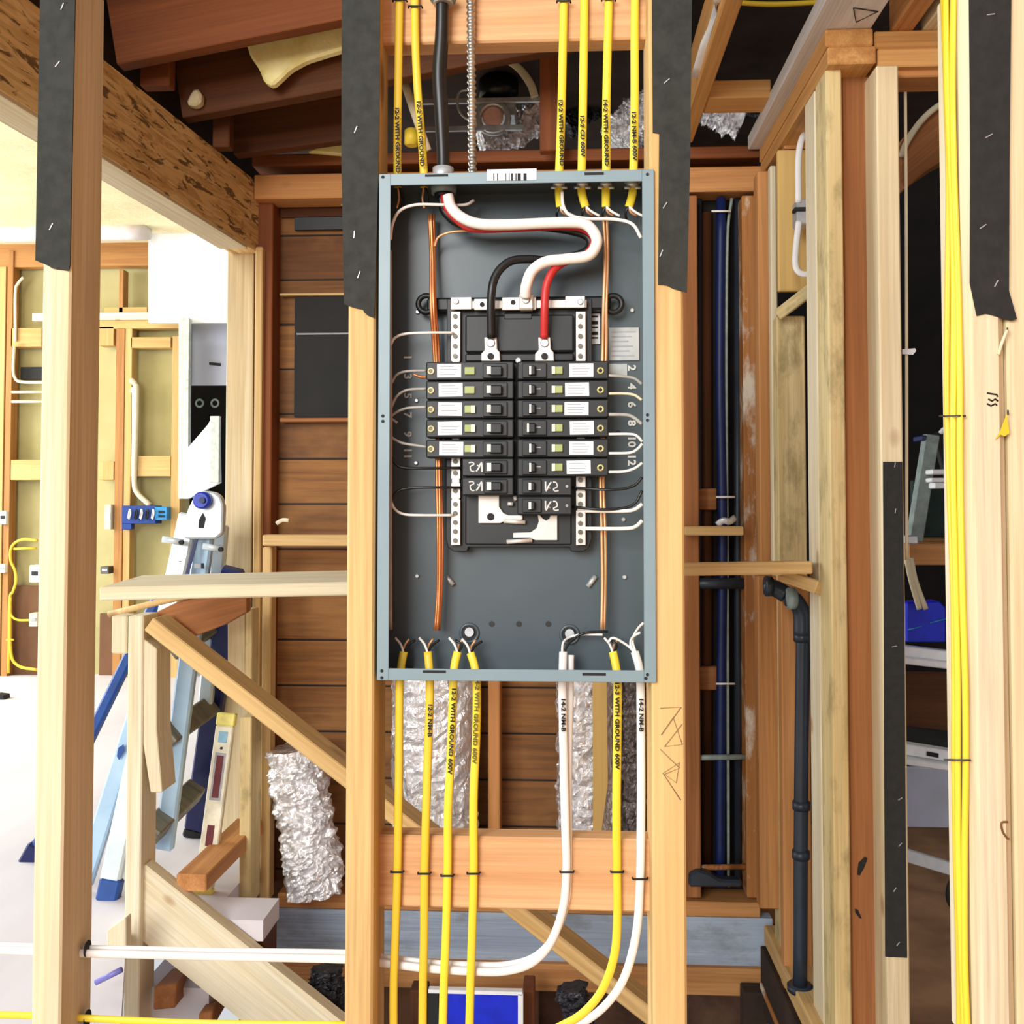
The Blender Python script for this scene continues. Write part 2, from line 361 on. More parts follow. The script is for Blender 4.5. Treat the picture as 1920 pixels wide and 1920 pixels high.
wbox('wall_rear', (-.885, 1.60, .2), (.62, 1.66, 2.44), PLANK)
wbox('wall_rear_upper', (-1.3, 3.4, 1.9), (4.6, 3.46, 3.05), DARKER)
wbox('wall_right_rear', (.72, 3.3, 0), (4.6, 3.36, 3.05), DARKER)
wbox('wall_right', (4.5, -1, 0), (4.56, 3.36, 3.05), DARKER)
# cathedral drywall past the far stud wall
struct(prism('wall_drywall', [(278, 408), (520, 380), (520, 605), (278, 605)], 4.2, .03, DRY))
struct(prism('trim_drywall_edge', [(335, 596), (354, 596), (352, 935), (334, 935)], 4.15, .04, DRYE))
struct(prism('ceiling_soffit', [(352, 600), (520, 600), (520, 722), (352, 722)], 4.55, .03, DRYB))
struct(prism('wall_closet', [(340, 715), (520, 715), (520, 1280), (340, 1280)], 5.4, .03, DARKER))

# ================================================================ FRONT STUD WALL
ST = .089
stA = pb('wall_stud', 72, -60, 126, 1990, 0, ST, 'z', CREAM, 'pale stud at far left with a white face and two cables bored through its side', 'stud', ym=1000)
stB = pb('wall_stud', 649, -60, 701, 1990, 0, ST, 'z', FIR, 'yellow stud along the left side of the grey electrical panel', 'stud', ym=1300)
stC = pb('wall_stud', 1222, -60, 1285, 1990, 0, ST, 'z', FIR, 'yellow stud right of the grey panel with pencil zigzags on it', 'stud', ym=1300)
stD = pb('wall_stud', 1815, -60, 1893, 1990, 0, ST, 'z', CREAM, 'pale stud on the right with yellow cables up its edge and a pencilled mark', 'stud', ym=1000, bev=.012)
stE = pb('wall_stud', 1894, -60, 1960, 1990, .004, ST, 'z', PALE, 'pale stud cut by the right border behind the torn paper flap', 'stud', ym=1000)
top = pb('blocking', 704, -40, 1222, 78, .048, .038, 'x', BLOCK, 'wide wooden block at the top that the yellow cables are stapled to', 'blocking')
bot = pb('blocking', 698, 1570, 1222, 1706, .048, .038, 'x', BLOCK, 'wide reddish block under the panel with seven stapled cables', 'blocking')
# pencil scribble and marks on the studs
def scrib(name, pts, Y, parent, r=.0007, mat=PENCIL): return tube(name, [(x, y, Y) for x, y in pts], r, mat, parent=parent, n=1, seg=5)
scrib('pencil_mark', [(1238, 1328), (1277, 1326), (1240, 1378), (1262, 1345), (1279, 1396), (1246, 1400), (1279, 1358)], -.0005, stC)
scrib('pencil_mark', [(1238, 1405), (1274, 1440), (1246, 1452), (1268, 1468), (1274, 1430), (1243, 1450), (1276, 1500)], -.0005, stC)
scrib('pencil_mark', [(1851, 737), (1869, 740), (1870, 744)], -.0005, stD, .0012, INK)
scrib('pencil_mark', [(1853, 748), (1860, 752), (1866, 748), (1871, 752)], -.0005, stD, .0012, INK)
scrib('pencil_mark', [(1851, 757), (1858, 761), (1866, 757), (1869, 760)], -.0005, stD, .0012, INK)
# felt strips stapled on the studs
def jag(x0, x1, y, amp, n=9, seed=1):
    r = random.Random(seed); return [(x1+(x0-x1)*i/n, y+r.uniform(-amp, amp)) for i in range(n+1)]
def felt(pts, Y, label, sts, mat=FELT, dep=.002):
    o = prism('building_paper_strip', pts, Y, dep, mat, label, 'paper strip', group='black paper strips on the studs')
    staples(o, sts, Y-.0008); return o
felt([(76, -60), (142, -60), (131, 497)]+[(128, 508), (118, 506), (108, 505), (98, 503), (88, 497), (78, 493), (66, 488)], -.0025,
     'black paper strip on the far left pale stud', [(117, 12, 1.2), (108, 120, .9), (96, 425, 1.1)])
felt([(641, -60), (713, -60), (711, 240), (707, 420), (702, 596), (690, 592), (683, 586), (680, 580), (668, 578), (655, 574), (645, 570), (640, 300)], -.0025,
     'black paper strip on the stud left of the panel', [(667, 243, 1.2), (664, 440, 1.5), (673, 515, 1.2)])
felt([(1222, -60), (1298, -60), (1294, 300), (1288, 548), (1276, 545), (1262, 541), (1250, 535), (1234, 533), (1236, 250), (1224, 248)], -.0025,
     'black paper strip on the stud right of the panel', [(1250, 152, .7), (1247, 385, 1.0), (1240, 475, 1.2)])
felt([(1817, -60), (1897, -60), (1893, 300), (1892, 545), (1907, 598), (1898, 601), (1886, 599), (1872, 594), (1858, 590), (1848, 588), (1832, 592), (1819, 530), (1820, 300)], -.0025,
     'black paper strip with a twisted flap on the stud beside the yellow cables', [(1858, 27, .1), (1854, 255, .5), (1843, 425, .6), (1868, 532, 1.1)], FELTD)
tube('knot_ring', [(1898-6+dx, 1555+dy, -.0008) for dx, dy in ((-2, -14), (-14, -12), (-12, 4), (-4, 16), (0, 18))], .0014, plain('knot_brown', (128, 88, 50), .8), parent=stD, n=5, seg=6)
# splinter and torn tag on nails in the right stud
t = thing('nail', at(1888, 622, 0), 'bent nail with a toothpick sliver under the twisted paper flap', 'nail', 'nails in the right stud')
tube('shank', [(1889, 615, -.012), (1889, 622, .01)], .0012, NAIL, parent=t); tube('sliver', [(1889, 618, -.006), (1878, 645, -.003), (1872, 665, -.002)], .0022, CREAMC, parent=t)
t = thing('nail', at(1890, 775, 0), 'nail holding a torn yellow scrap on the right stud', 'nail', 'nails in the right stud')
tube('shank', [(1890, 770, -.012), (1890, 778, .01)], .0012, NAIL, parent=t)
prism('paper_scrap', [(1888, 775), (1893, 812), (1884, 818), (1876, 815), (1866, 824), (1876, 808)], -.004, .0012, YELD, parent=t)

# ================================================================ ELECTRICAL PANEL
YF = -.004; YB = .086
P = thing('electrical_panel', at(966, 1275, .04), 'open grey steel breaker panel between the two yellow studs', 'electrical panel')
def ppart(name, x0, y0, x1, y1, Y, dep, mat, parent=P, bev=.0008, **k): return pb(name, x0, y0, x1, y1, Y, dep, 'z', mat, parent=parent, bev=bev, **k)
lo, hi = at(707, 1275, YF), at(1226, 318, YF)
bm = bmesh.new(); X0, X1, Z0, Z1 = lo.x, hi.x, lo.z, hi.z; th = .0018; lipw = .0158
for a, b in (((X0, YF, Z0), (X0+th, YB, Z1)), ((X1-th, YF, Z0), (X1, YB, Z1)), ((X0, YF, Z1-th), (X1, YB, Z1)), ((X0, YF, Z0), (X1, YB, Z0+th))): bbox(bm, a, b)
mesh_obj('enclosure', bm, STEEL_SHADED, P)
bm = bmesh.new(); bbox(bm, (X0, YB-.002, Z0), (X1, YB, Z1)); back = mesh_obj('back_plate', bm, STEEL_SHADED, P)
bm = bmesh.new()
bbox(bm, (X0, YF-.0015, Z0), (X0+lipw, YF, Z1), .0006); bbox(bm, (X1-lipw, YF-.0015, Z0), (X1, YF, Z1), .0006)
bbox(bm, (X0+lipw, YF-.0014, Z1-lipw), (X1-lipw, YF, Z1), .0006); bbox(bm, (X0+lipw, YF-.0014, Z0), (X1-lipw, YF, Z0+lipw), .0006)
lip = mesh_obj('front_rim', bm, STEEL, P)
for x, y in ((718, 332), (1214, 327), (716, 1258), (1214, 1265), (718, 780), (718, 790), (1214, 778), (1214, 788), (716, 1271), (1211, 1272)):
    cyl('screw_hole', at(x, y, YF-.0016), .0022, .0006, INK, lip)
for x0, y0, x1, y1 in ((793, 1257, 836, 1262), (1092, 1262, 1136, 1267), (797, 327, 840, 331), (1096, 323, 1132, 328)):
    ppart('slot', x0, y0, x1, y1, YF-.0018, .0006, INK, lip, 0)
sk = ppart('barcode_sticker', 913, 317, 1006, 338, YF-.0022, .0006, STICK, lip, 0)
sk['label'] = 'white barcode sticker on the top rim'
r = random.Random(3); x = 925
while x < 985:
    wdt = r.choice((1.2, 2, 3, 6)); 
    if not 935 < x < 940: ppart('barcode_bar', x, 325, x+wdt, 338, YF-.0026, .0004, INK, sk, 0)
    x += wdt+r.choice((2, 3, 5))
# things on the back plate
for x, y in ((783, 585), (1185, 582), (780, 868), (782, 1080), (1171, 1082), (1169, 974), (781, 751)):
    o = cyl('rivet', at(x, y, YB-.004), .0032, .004, TIN, back, bev=.001)
for x, y in ((922, 1170), (973, 1170), (1028, 1170), (1159, 812)): cyl('dimple', at(x, y, YB-.0025), .004, .001, BLK2, back)
for x, y, lit in ((880, 1187, 0), (1068, 1190, 1)):
    k = ring('knockout', at(x, y, YB-.003), .0125, .0022, STEEL_SHADED, back)
    cyl('opening', at(x, y, YB-.0025), .012, .001, BLK, k); 
    cyl('plug', at(x, y-2, YB-.006), .0065, .004, TIN, k)
for p0, p1 in (((836, 1080), (850, 1097)), ((1117, 1080), (1102, 1100))):
    tube('tab', [p0+(YB-.006,), p1+(YB-.006,)], .0035, TIN, parent=back, n=1)
def label_strip(xs, y0, y1, body):
    n = len(body); 
    for i, ch in enumerate(body):
        text('slot_number', ch, at(xs, y0+(y1-y0)*i/(n-1), YB-.004), .0155, WHITEP, back, (math.pi/2, math.pi/2, 0), 1.1, .0005)
label_strip(764, 670, 850, ['1', '3', '5', '7', '9', '11']); label_strip(1184, 690, 862, ['2', '4', '6', '8', '10', '12'])
s1 = ppart('rating_sticker', 1098, 588, 1125, 645, YB-.006, .001, STICK, P, 0)
for k in range(5): ppart('print_line', 1102, 592+k*10, 1121, 595+k*10+(k % 2)*3, YB-.0068, .0004, INK, s1, 0)
s2 = ppart('wiring_label', 1142, 614, 1198, 676, YB-.005, .001, GREYSTICK, P, 0); s2['label'] = 'silver grey wiring label'
for k in range(6): ppart('print_line', 1147, 621+k*9, 1192-(k*7) % 16, 623+k*9, YB-.0056, .0003, FAINT, s2, 0)
ppart('wiring_label', 1142, 682, 1176, 704, YB-.005, .001, GREYSTICK, P, 0)
# bus assembly: black base, rails, lugs
base = prism('bus_base', [(838, 560), (1110, 560), (1110, 1010), (1104, 1028), (1094, 1034), (1070, 1034), (1068, 1026), (878, 1026), (876, 1034), (850, 1034), (840, 1026), (836, 1010)], .058, .026, BLK, parent=P, bev=.001)
ppart('base_wing', 800, 556, 1146, 582, .060, .022, BLK, base, .003)
for x in (800, 1150): ring('mounting_boss', at(x, 570, .062), .012, .004, BLK, base)
ppart('main_cover', 872, 590, 1076, 660, .05, .012, BLK2, base, .003); ppart('cover_ridge', 945, 588, 997, 598, .048, .004, BLK2, base, .001)
ppart('cover_step', 872, 662, 1076, 678, .045, .016, BLKH, base, .002)
cyl('cover_screw', at(972, 676, .042), .0042, .004, TIN, base, bev=.001)
ppart('lower_panel', 872, 925, 1072, 1022, .056, .01, BLK2, base, .002)
for nm, xa, xb, segs in (('neutral_bar', 847, 862, ((584, 677), (854, 898), (906, 934), (937, 1022))), ('neutral_bar', 1081, 1097, ((584, 677), (886, 914), (920, 953), (957, 1022)))):
    nb = thing_part = ppart(nm, xa, 584, xb, 1022, .049, .006, ALU, P, .001)
    for ya, yb in segs:
        n = max(1, int((yb-ya)/16))
        for i in range(n):
            y = ya+(yb-ya)*(i+.5)/n; cyl('terminal_screw', at((xa+xb)/2-1, y, .0478), .0034, .003, NAIL, nb, seg=10)
        ppart('bar_segment', xa-1, ya, xb+1, yb, .0483, .002, ALU, nb, .0008)
cross = ppart('neutral_strap', 846, 563, 1100, 578, .046, .004, ALU, P, .001)
for a, b, c, d in ((845, 557, 884, 580), (889, 560, 916, 581), (941, 557, 1005, 581), (1060, 555, 1097, 577)): ppart('strap_plate', a, b, c, d, .042, .004, ALU, cross, .001)
for x, y in ((904, 571), (962, 567)): cyl('strap_hole', at(x, y, .0415), .0033, .001, INK, cross)
for x, y in ((855, 565), (1088, 566)): cyl('strap_screw', at(x, y, .0405), .004, .003, TIN, cross, bev=.0008)
ppart('neutral_lug', 973, 550, 1000, 580, .034, .014, ALU, cross, .002); cyl('lug_screw', at(986, 562, .033), .0055, .003, TIN, cross, bev=.001)
for x in (920, 1021):
    lg = prism('main_lug', [(x-12, 632), (x+11, 632), (x+12, 655), (x+17, 660), (x+18, 677), (x-18, 677), (x-18, 663), (x-11, 656)], .036, .016, ALU, parent=P, bev=.001)
    cyl('lug_screw', at(x, 643, .035), .006, .003, TIN, lg, bev=.001); cyl('lug_bolt', at(x, 668, .0352), .0045, .003, INK, lg)
# exposed bus stabs at the bottom
prism('bus_stab', [(897, 928), (936, 928), (936, 950), (944, 962), (953, 966), (980, 966), (980, 974), (972, 977), (944, 978), (938, 981), (897, 981)], .050, .005, ALU, parent=P, bev=.0006)
cyl('stab_hole', at(920, 969, .0495), .0052, .001, INK, P)
prism('bus_stab', [(1008, 965), (1012, 965), (1018, 972), (1024, 976), (1030, 972), (1032, 966), (1045, 966), (1045, 1013), (1004, 1013), (994, 1009), (962, 1009), (962, 999), (995, 998), (1006, 990), (1010, 978)], .050, .005, ALU, parent=P, bev=.0006)
for p in ([(945, 977), (985, 979)], [(950, 1016), (998, 1013)]): tube('stab_edge', [q+(.050,) for q in p], .003, ALU, parent=P, n=1)
tube('stab_edge', [(952, 944, .05), (962, 945, .05)], .003, ALU, parent=P, n=1); tube('stab_edge', [(965, 930, .05), (968, 938, .05)], .003, ALU, parent=P, n=1)

# ================================================================ BREAKERS
def breaker_long(side, y, order, sx, st, hpos):
    s = -1 if side == 'left' else 1; m = lambda x: x                       # explicit columns for each side
    B = thing('circuit_breaker', at(880 if s < 0 else 1055, y, .05), f'{order} long black breaker with a white sticker in the {side} column', 'circuit breaker', f'long breakers in the {side} column')
    x0, x1 = (799, 963) if s < 0 else (970, 1141)
    pb('body', x0, y-17, x1, y+17, .026, .03, 'x', BLK2, parent=B, bev=.0016)
    hx = (905, 951) if s < 0 else (979, 1025)
    pb('handle_guard', hx[0], y-14, hx[1], y+14, .0225, .005, 'x', BLK2, parent=B, bev=.0014)
    h = pb('handle', *(( 917, y-9, 941, y+9) if s < 0 else (990, y-9, 1004, y+9)), .015, .009, 'x', BLKH, parent=B, bev=.0014)
    pb('handle_mark', *((912.5, y-8, 920.5, y+6) if s < 0 else (992+hpos, y-8, 996+hpos, y+8)), .0146, .0006, 'x', WHITEP, parent=h, bev=0)
    if s > 0: pb('rating_print', 1005, y-2, 1014, y, .0221, .0004, 'x', FAINT, parent=B, bev=0)
    bt = pb('test_button', *((871, y-7, 890, y+7) if s < 0 else (1036, y-7, 1055, y+7)), .0225, .004, 'x', GREENB, parent=B, bev=.001)
    if s > 0 or st: pb('button_face', *((883, y-7, 891, y+7) if s < 0 else (1034.5, y-7, 1041, y+7)), .0217, .0012, 'x', IVORY, parent=bt, bev=.0005)
    sk = pb('sticker', sx-22.5, y-12.5, sx+22.5, y+12.5, .0252, .0008, 'x', STICK, parent=B, bev=0, ); sk.rotation_euler.rotate_axis('Y', random.uniform(-.02, .03))
    for k in range(4): pb('print_line', sx-17, y-8+k*5, sx+8+(k*7) % 9, y-7+k*5, .0247, .0004, 'x', FAINT, parent=sk, bev=0)
    sc = ring('terminal_screw', at(808 if s < 0 else 1126, y+1, .0255), .0036, .0015, BRASS, B, n=16); cyl('screw_slot', at(808 if s < 0 else 1126, y+1, .0256), .0022, .001, INK if s > 0 else NAIL, sc, seg=12)
for i, (y, sx, st) in enumerate(((695, 842, 0), (731, 845, 0), (767, 844, 1), (803, 843.5, 1), (841, 846, 1))): breaker_long('left', y, ('topmost', 'second from top', 'middle', 'fourth from top', 'lowest')[i], sx, st, 0)
for i, (y, sx) in enumerate(((694, 1090), (730, 1082), (766, 1081), (802, 1091), (840, 1090), (876, 1085))): breaker_long('right', y, ('topmost', 'second from top', 'third from top', 'fourth from top', 'fifth from top', 'lowest')[i], sx, 1, -4 if i == 3 else 0)
def breaker_short(side, y, label, on):
    s = -1 if side == 'left' else 1
    B = thing('circuit_breaker', at(915 if s < 0 else 1020, y, .05), label, 'circuit breaker', 'short plain breakers at the bottom of the columns')
    x0, x1 = (866, 963) if s < 0 else (970, 1072)
    pb('body', x0, y-17, x1, y+17, .028, .028, 'x', BLK2, parent=B, bev=.0016)
    pb('handle_guard', *((907, y-13, 951, y+13) if s < 0 else (979, y-13, 1015, y+13)), .0245, .005, 'x', BLK2, parent=B, bev=.0014)
    h = pb('handle', *((916, y-8, 940, y+8) if s < 0 else (989, y-8, 1003, y+8)), .017, .009, 'x', BLKH, parent=B, bev=.0014)
    pb('handle_mark', *((912.5, y-8, 921, y+7) if s < 0 else (991, y-7, 996, y+7)), .0166, .0006, 'x', WHITEP, parent=h, bev=0)
    cx = 891 if s < 0 else 1036; M = lambda pts: [(cx-s*px_, y-s*py_, .0276) for px_, py_ in pts]
    pr = tube('wiring_print', M([(-12, -8), (-5, -9), (-2, -5), (-9, -1), (-7, 7), (-1, 8)]), .0011, WHITEP, parent=B, n=3, seg=6)
    tube('wiring_print', M([(4, -4), (9, -1), (6, 4)]), .001, WHITEP, parent=B, n=1, seg=6)
    tube('wiring_print', M([(2, 8), (6, 3), (12, -9), (13, 2), (13, 9)]), .0013, WHITEP, parent=B, n=3, seg=6)
    if s > 0: cyl('terminal_dot', at(1063, y, .0276), .002, .001, FAINT, B, seg=10)
breaker_short('left', 876, 'short breaker directly under the five long left breakers', 1)
breaker_short('left', 912, 'short breaker at the very bottom of the left column', 0)
breaker_short('right', 912, 'short breaker directly under the six long right breakers', 0)
breaker_short('right', 948, 'short breaker at the very bottom of the right column', 0)

# ================================================================ WIRES IN THE PANEL
tube('service_wire', [(840, 366, .02), (846, 388, .02), (866, 408, .02), (900, 420, .02), (960, 421, .02), (1060, 417, .02), (1098, 421, .02), (1117, 442, .02), (1117, 462, .02), (1101, 480, .02), (1060, 486, .02), (1023, 491, .02), (998, 508, .02), (987, 535, .022), (985, 556, .03)], .0077, WIREW, 'thick white wire snaking across the top of the panel to the middle lug', 'wire', group='three thick service wires')
tube('service_wire', [(832, 366, .034), (840, 392, .034), (862, 416, .034), (890, 429, .034), (960, 428, .036), (1060, 424, .036), (1100, 432, .036), (1114, 452, .036), (1098, 478, .036), (1060, 491, .032), (1037, 508, .026), (1024, 538, .024), (1021, 580, .024), (1020, 634, .034)], .0056, WIRER, 'thick red wire running under the white one to the right lug', 'wire', group='three thick service wires')
tube('service_wire', [(826, 366, .046), (836, 400, .048), (880, 424, .05), (1000, 424, .05), (1095, 440, .05), (1100, 470, .048), (1040, 488, .044), (990, 486, .036), (955, 491, .03), (930, 516, .026), (921, 556, .024), (921, 634, .034)], .006, WIREB, 'thick black wire arching down to the left lug', 'wire', group='three thick service wires')
gl = thing('cable_connector', at(832, 345, .045), 'round grey connector holding the black cable in the panel top', 'cable connector')
cyl('lock_nut', at(832, 344, .045), .019, .010, STEEL, gl, 'z', 12, bev=.002); cyl('collar', at(832, 356, .045), .017, .012, STEEL, gl, 'z', 20, r2=.019); cyl('bushing', at(833, 366, .045), .014, .008, BLK, gl, 'z', 20); cyl('neck', at(831, 329, .045), .015, .02, TIN, gl, 'z', 20)
# copper ground bundles
def bundle(name, pts, n, r, mat, label, group):
    T = thing(name, at(*pts[-1]), label, 'ground wire bundle', group)
    for i in range(n):
        o = [math.cos(2*math.pi*i/n)*3.6, math.sin(2*math.pi*i/n)*.003]
        tube('strand', [(x+o[0]*(1+.3*math.sin(y*.02+i)), y, Y+o[1]) for x, y, Y in pts], r, mat, parent=T, n=5, seg=7)
bundle('ground_wire_bundle', [(808, 402, .06), (811, 480, .062), (813, 570, .05), (818, 660, .062), (822, 780, .066), (824, 900, .064), (825, 1000, .06), (824, 1100, .06), (820, 1182, .058)], 4, .0026, COPPER, 'orange copper ground wires down the left of the panel', 'copper ground bundles')
bundle('ground_wire_bundle', [(1133, 405, .06), (1136, 480, .06), (1134, 570, .05), (1132, 660, .062), (1128, 800, .066), (1128, 900, .062), (1130, 1000, .06), (1131, 1090, .06), (1130, 1180, .058)], 3, .0024, COPPERP, 'pale copper ground wires down the right of the panel', 'copper ground bundles')
tube('ground_tail', [(815, 462, .06), (822, 445, .055), (842, 436, .05), (870, 433, .05), (900, 432, .052)], .0018, COPPERP, 'thin pale copper tail curling under the red and white wires', 'wire')
tube('neutral_wire', [(732, 450, .03), (736, 420, .026), (750, 395, .024), (780, 384, .024), (830, 384, .03), (872, 384, .04), (888, 376, .05)], .0022, WIREW, 'thin white wire bending across behind the round grey connector', 'wire')
tube('neutral_wire', [(1054, 360, .03), (1056, 385, .028), (1068, 403, .024), (1100, 410, .024), (1150, 411, .024), (1185, 420, .022), (1202, 446, .022)], .0024, WIREW, 'thin white wire curving over the top right corner of the panel', 'wire')
lw = 'left edge wires'
def sw(pts, mat, label, r=.0019, Y=.03, g=None): return tube('branch_wire', [p if len(p) == 3 else p+(Y,) for p in pts], r, mat, label, 'wire', group=g)
sw([(732, 1180, .05), (731, 1000), (732, 800), (731, 640), (731, 470, .03)], WIREG, 'long thin grey wire hugging the left rim of the panel', .003, .03)
sw([(732, 648), (740, 634), (760, 626), (800, 624), (850, 624, .045)], WIREW, 'thin white wire from the left rim to the top of the left bar')
sw([(733, 720), (745, 702), (765, 696), (799, 695)], WIREG, 'grey wire looping to the topmost left breaker')
sw([(775, 702), (790, 707), (799, 707)], COPPER, 'short bare stub under the topmost left breaker wire', .0018)
sw([(733, 765), (745, 742), (765, 731), (799, 729)], WIREG, 'grey wire looping to the second left breaker')
sw([(745, 793), (733, 783), (745, 772), (765, 765), (799, 763)], WIREG, 'grey wire looping to the third left breaker')
sw([(732, 800), (733, 818), (748, 828), (760, 832), (800, 838)], WIREG, 'grey wire bending to the lowest long left breaker')
sw([(731, 850), (740, 868), (758, 877), (800, 878), (866, 877, .045)], WIREB, 'black wire crossing to the short breaker under the long left ones')
sw([(731, 942), (745, 922), (770, 915), (820, 914), (866, 914, .045)], WIREB, 'black wire crossing to the short bottom left breaker')
sw([(731, 935), (740, 954), (757, 964), (790, 966), (849, 966, .045)], WIREW, 'white wire from the left rim to the lower left bar')
sw([(1203, 720), (1190, 710), (1170, 706), (1141, 704)], WIREG, 'dull grey wire at the topmost right breaker', .002)
sw([(1203, 750), (1190, 741), (1172, 738), (1141, 738)], CREAMC, 'tan wire at the second right breaker')
sw([(1203, 795), (1190, 784), (1175, 778), (1141, 777)], WIREG, 'pale grey wire at the third right breaker', .0024)
sw([(1204, 828), (1195, 818), (1182, 814), (1141, 814)], WIREW, 'white wire at the fourth right breaker')
sw([(1204, 832), (1195, 842), (1180, 849), (1141, 850)], WIREW, 'white wire at the fifth right breaker')
sw([(1204, 868), (1190, 878), (1170, 884), (1141, 885)], WIREW, 'white wire at the lowest long right breaker')
sw([(1204, 895), (1190, 910), (1165, 917), (1130, 918), (1072, 914, .045)], WIREB, 'black wire at the short breaker under the long right ones')
sw([(1204, 920), (1192, 942), (1172, 952), (1130, 955), (1072, 950, .045)], WIREB, 'black wire at the short bottom right breaker')
sw([(1204, 945), (1190, 955), (1170, 958), (1097, 958, .045)], WIREW, 'upper white wire into the lower right bar', .0026)
sw([(1204, 976), (1192, 987), (1172, 991), (1097, 991, .045)], WIREW, 'lower white wire into the lower right bar', .0026)
# ================================================================ CABLES ON THE FRONT WALL
def cable(pts, mat, label, group, txt=None, tails=(), rx=.0058, ry=.0034, tmat=INK):
    T = thing('cable', at(*pts[-1]), label, 'cable', group)
    tube('jacket', pts, rx, mat, parent=T, ry=ry, n=6)
    for body, x, y, Y, tilt in (txt or ()):
        text('jacket_print', body, at(x, y, Y), .0080, tmat, T, (math.pi/2, math.pi/2+tilt, 0), 1.25, .0003)
    for tp, m in tails: tube('conductor', tp, .0018, m, parent=T, n=4, seg=7)
    return T
YC = .041
gt = 'yellow cables entering the panel top'; J = '12-2 WITH GROUND'
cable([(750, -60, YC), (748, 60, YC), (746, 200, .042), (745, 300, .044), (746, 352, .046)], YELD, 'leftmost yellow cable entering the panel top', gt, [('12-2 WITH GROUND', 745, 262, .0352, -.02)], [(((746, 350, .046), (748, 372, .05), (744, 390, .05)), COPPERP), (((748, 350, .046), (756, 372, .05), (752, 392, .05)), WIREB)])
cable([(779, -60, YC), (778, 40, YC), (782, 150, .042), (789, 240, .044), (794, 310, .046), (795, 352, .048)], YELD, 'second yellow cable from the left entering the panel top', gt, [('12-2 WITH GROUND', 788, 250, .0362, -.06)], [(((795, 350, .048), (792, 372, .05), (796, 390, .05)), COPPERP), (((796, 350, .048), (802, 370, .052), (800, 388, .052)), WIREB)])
rt = []
for i, (xs, nm) in enumerate((((1058, 1056, 1053, 1048), 'third from the right'), ((1096, 1095, 1093, 1090), 'second from the right'), ((1143, 1140, 1137, 1136), 'next to the rightmost one'), ((1191, 1190, 1190, 1187), 'x'))):
    lab = ('yellow cable entering the panel top, first of the right-hand four', 'yellow cable entering the panel top, second of the right-hand four', 'yellow cable entering the panel top, third of the right-hand four', 'yellow cable entering the panel top, last of the right-hand four')[i]
    x = xs[3]; rt.append(x)
    dx = (2, 8, 0, -8)[i]
    cable([(xs[0], -60, YC), (xs[1], 60, YC), (xs[2], 200, .042), (x+1, 310, .042), (x, 352, .042), (x+dx*.4, 372, .04), (x+dx, 388, .038)], YEL, lab, gt, [(('12-2 WITH GROUND', '12-2 CU 600V', '14-2 WITH GROUND', '12-2 NM-B 600V')[i], xs[2]-1, 248+(i % 2)*6, .0352, -.02)],
          [(((x+dx, 386, .038), (x+dx-6, 400, .04), (x+dx-4, 412, .05)), WIREB), (((x+dx, 386, .038), (x+dx+10, 396, .036), (x+dx+26, 405, .036)), WIREW), (((x+dx, 386, .038), (x+dx+4, 398, .04), (x+dx+14, 404, .045)), COPPERP)])
for i, x in enumerate((1048, 1092, 1136, 1186)):
    k = thing('cable_clamp', at(x, 345, .042), ('first', 'second', 'third', 'last')[i]+' small zinc clamp in the right of the panel top', 'cable clamp', 'zinc clamps in the panel top')
    cyl('clamp_body', at(x, 346, .042), .0085, .010, TIN, k, 'z', 14, bev=.001); cyl('clamp_nut', at(x, 340, .042), .0115, .004, TIN, k, 'z', 8)
    for s in (-1, 1): cyl('clamp_screw', at(x+s*10, 352, .036), .0022, .008, TIN, k, 'x', 8)
gb = 'yellow cables leaving the panel bottom'
def tails(x, y, Y, k): return [(((x, y, Y), (x-6, y-16, Y+.008), (x-16, y-28, Y+.012)), WIREW), (((x, y, Y), (x+8, y-14, Y+.01), (x+(22 if k else -4), y-24, Y+.014)), WIREB), (((x, y, Y), (x+2, y-14, Y+.012), (x+10, y-26, Y+.016)), COPPERP)]
C1 = cable([(757, 1222, .05), (752, 1250, .046), (749, 1285, .042), (748, 1420, .04), (747, 1520, .038), (745, 1634, .041), (741, 1760, .041), (738, 1850, .041), (738, 1990, .041)], YELD, 'leftmost yellow cable leaving the panel bottom, slightly amber', gb, None, tails(757, 1224, .05, 1))  # jacket in the slightly darker amber yellow
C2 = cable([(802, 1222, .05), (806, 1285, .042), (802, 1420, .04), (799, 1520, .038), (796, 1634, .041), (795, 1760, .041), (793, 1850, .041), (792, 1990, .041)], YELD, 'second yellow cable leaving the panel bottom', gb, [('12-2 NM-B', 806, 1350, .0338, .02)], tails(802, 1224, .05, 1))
C3 = cable([(858, 1222, .05), (852, 1250, .046), (850, 1285, .042), (845, 1420, .04), (840, 1520, .038), (839, 1634, .041), (836, 1760, .041), (832, 1850, .041), (829, 1990, .041)], YEL, 'third yellow cable leaving the panel bottom', gb, [('12-2 WITH GROUND 600V', 847, 1370, .0338, .05)], tails(858, 1224, .05, 0))
C4 = cable([(882, 1224, .05), (890, 1250, .046), (894, 1285, .042), (893, 1380, .04), (888, 1500, .038), (888, 1634, .041), (885, 1760, .041), (882, 1850, .041), (879, 1990, .041)], YEL, 'fourth yellow cable leaving the panel bottom', gb, [('14-2 WITH GROUND 600V', 892, 1350, .0338, .04)], tails(882, 1226, .05, 1), tmat=plain('faded_print', (110, 104, 50), .8))
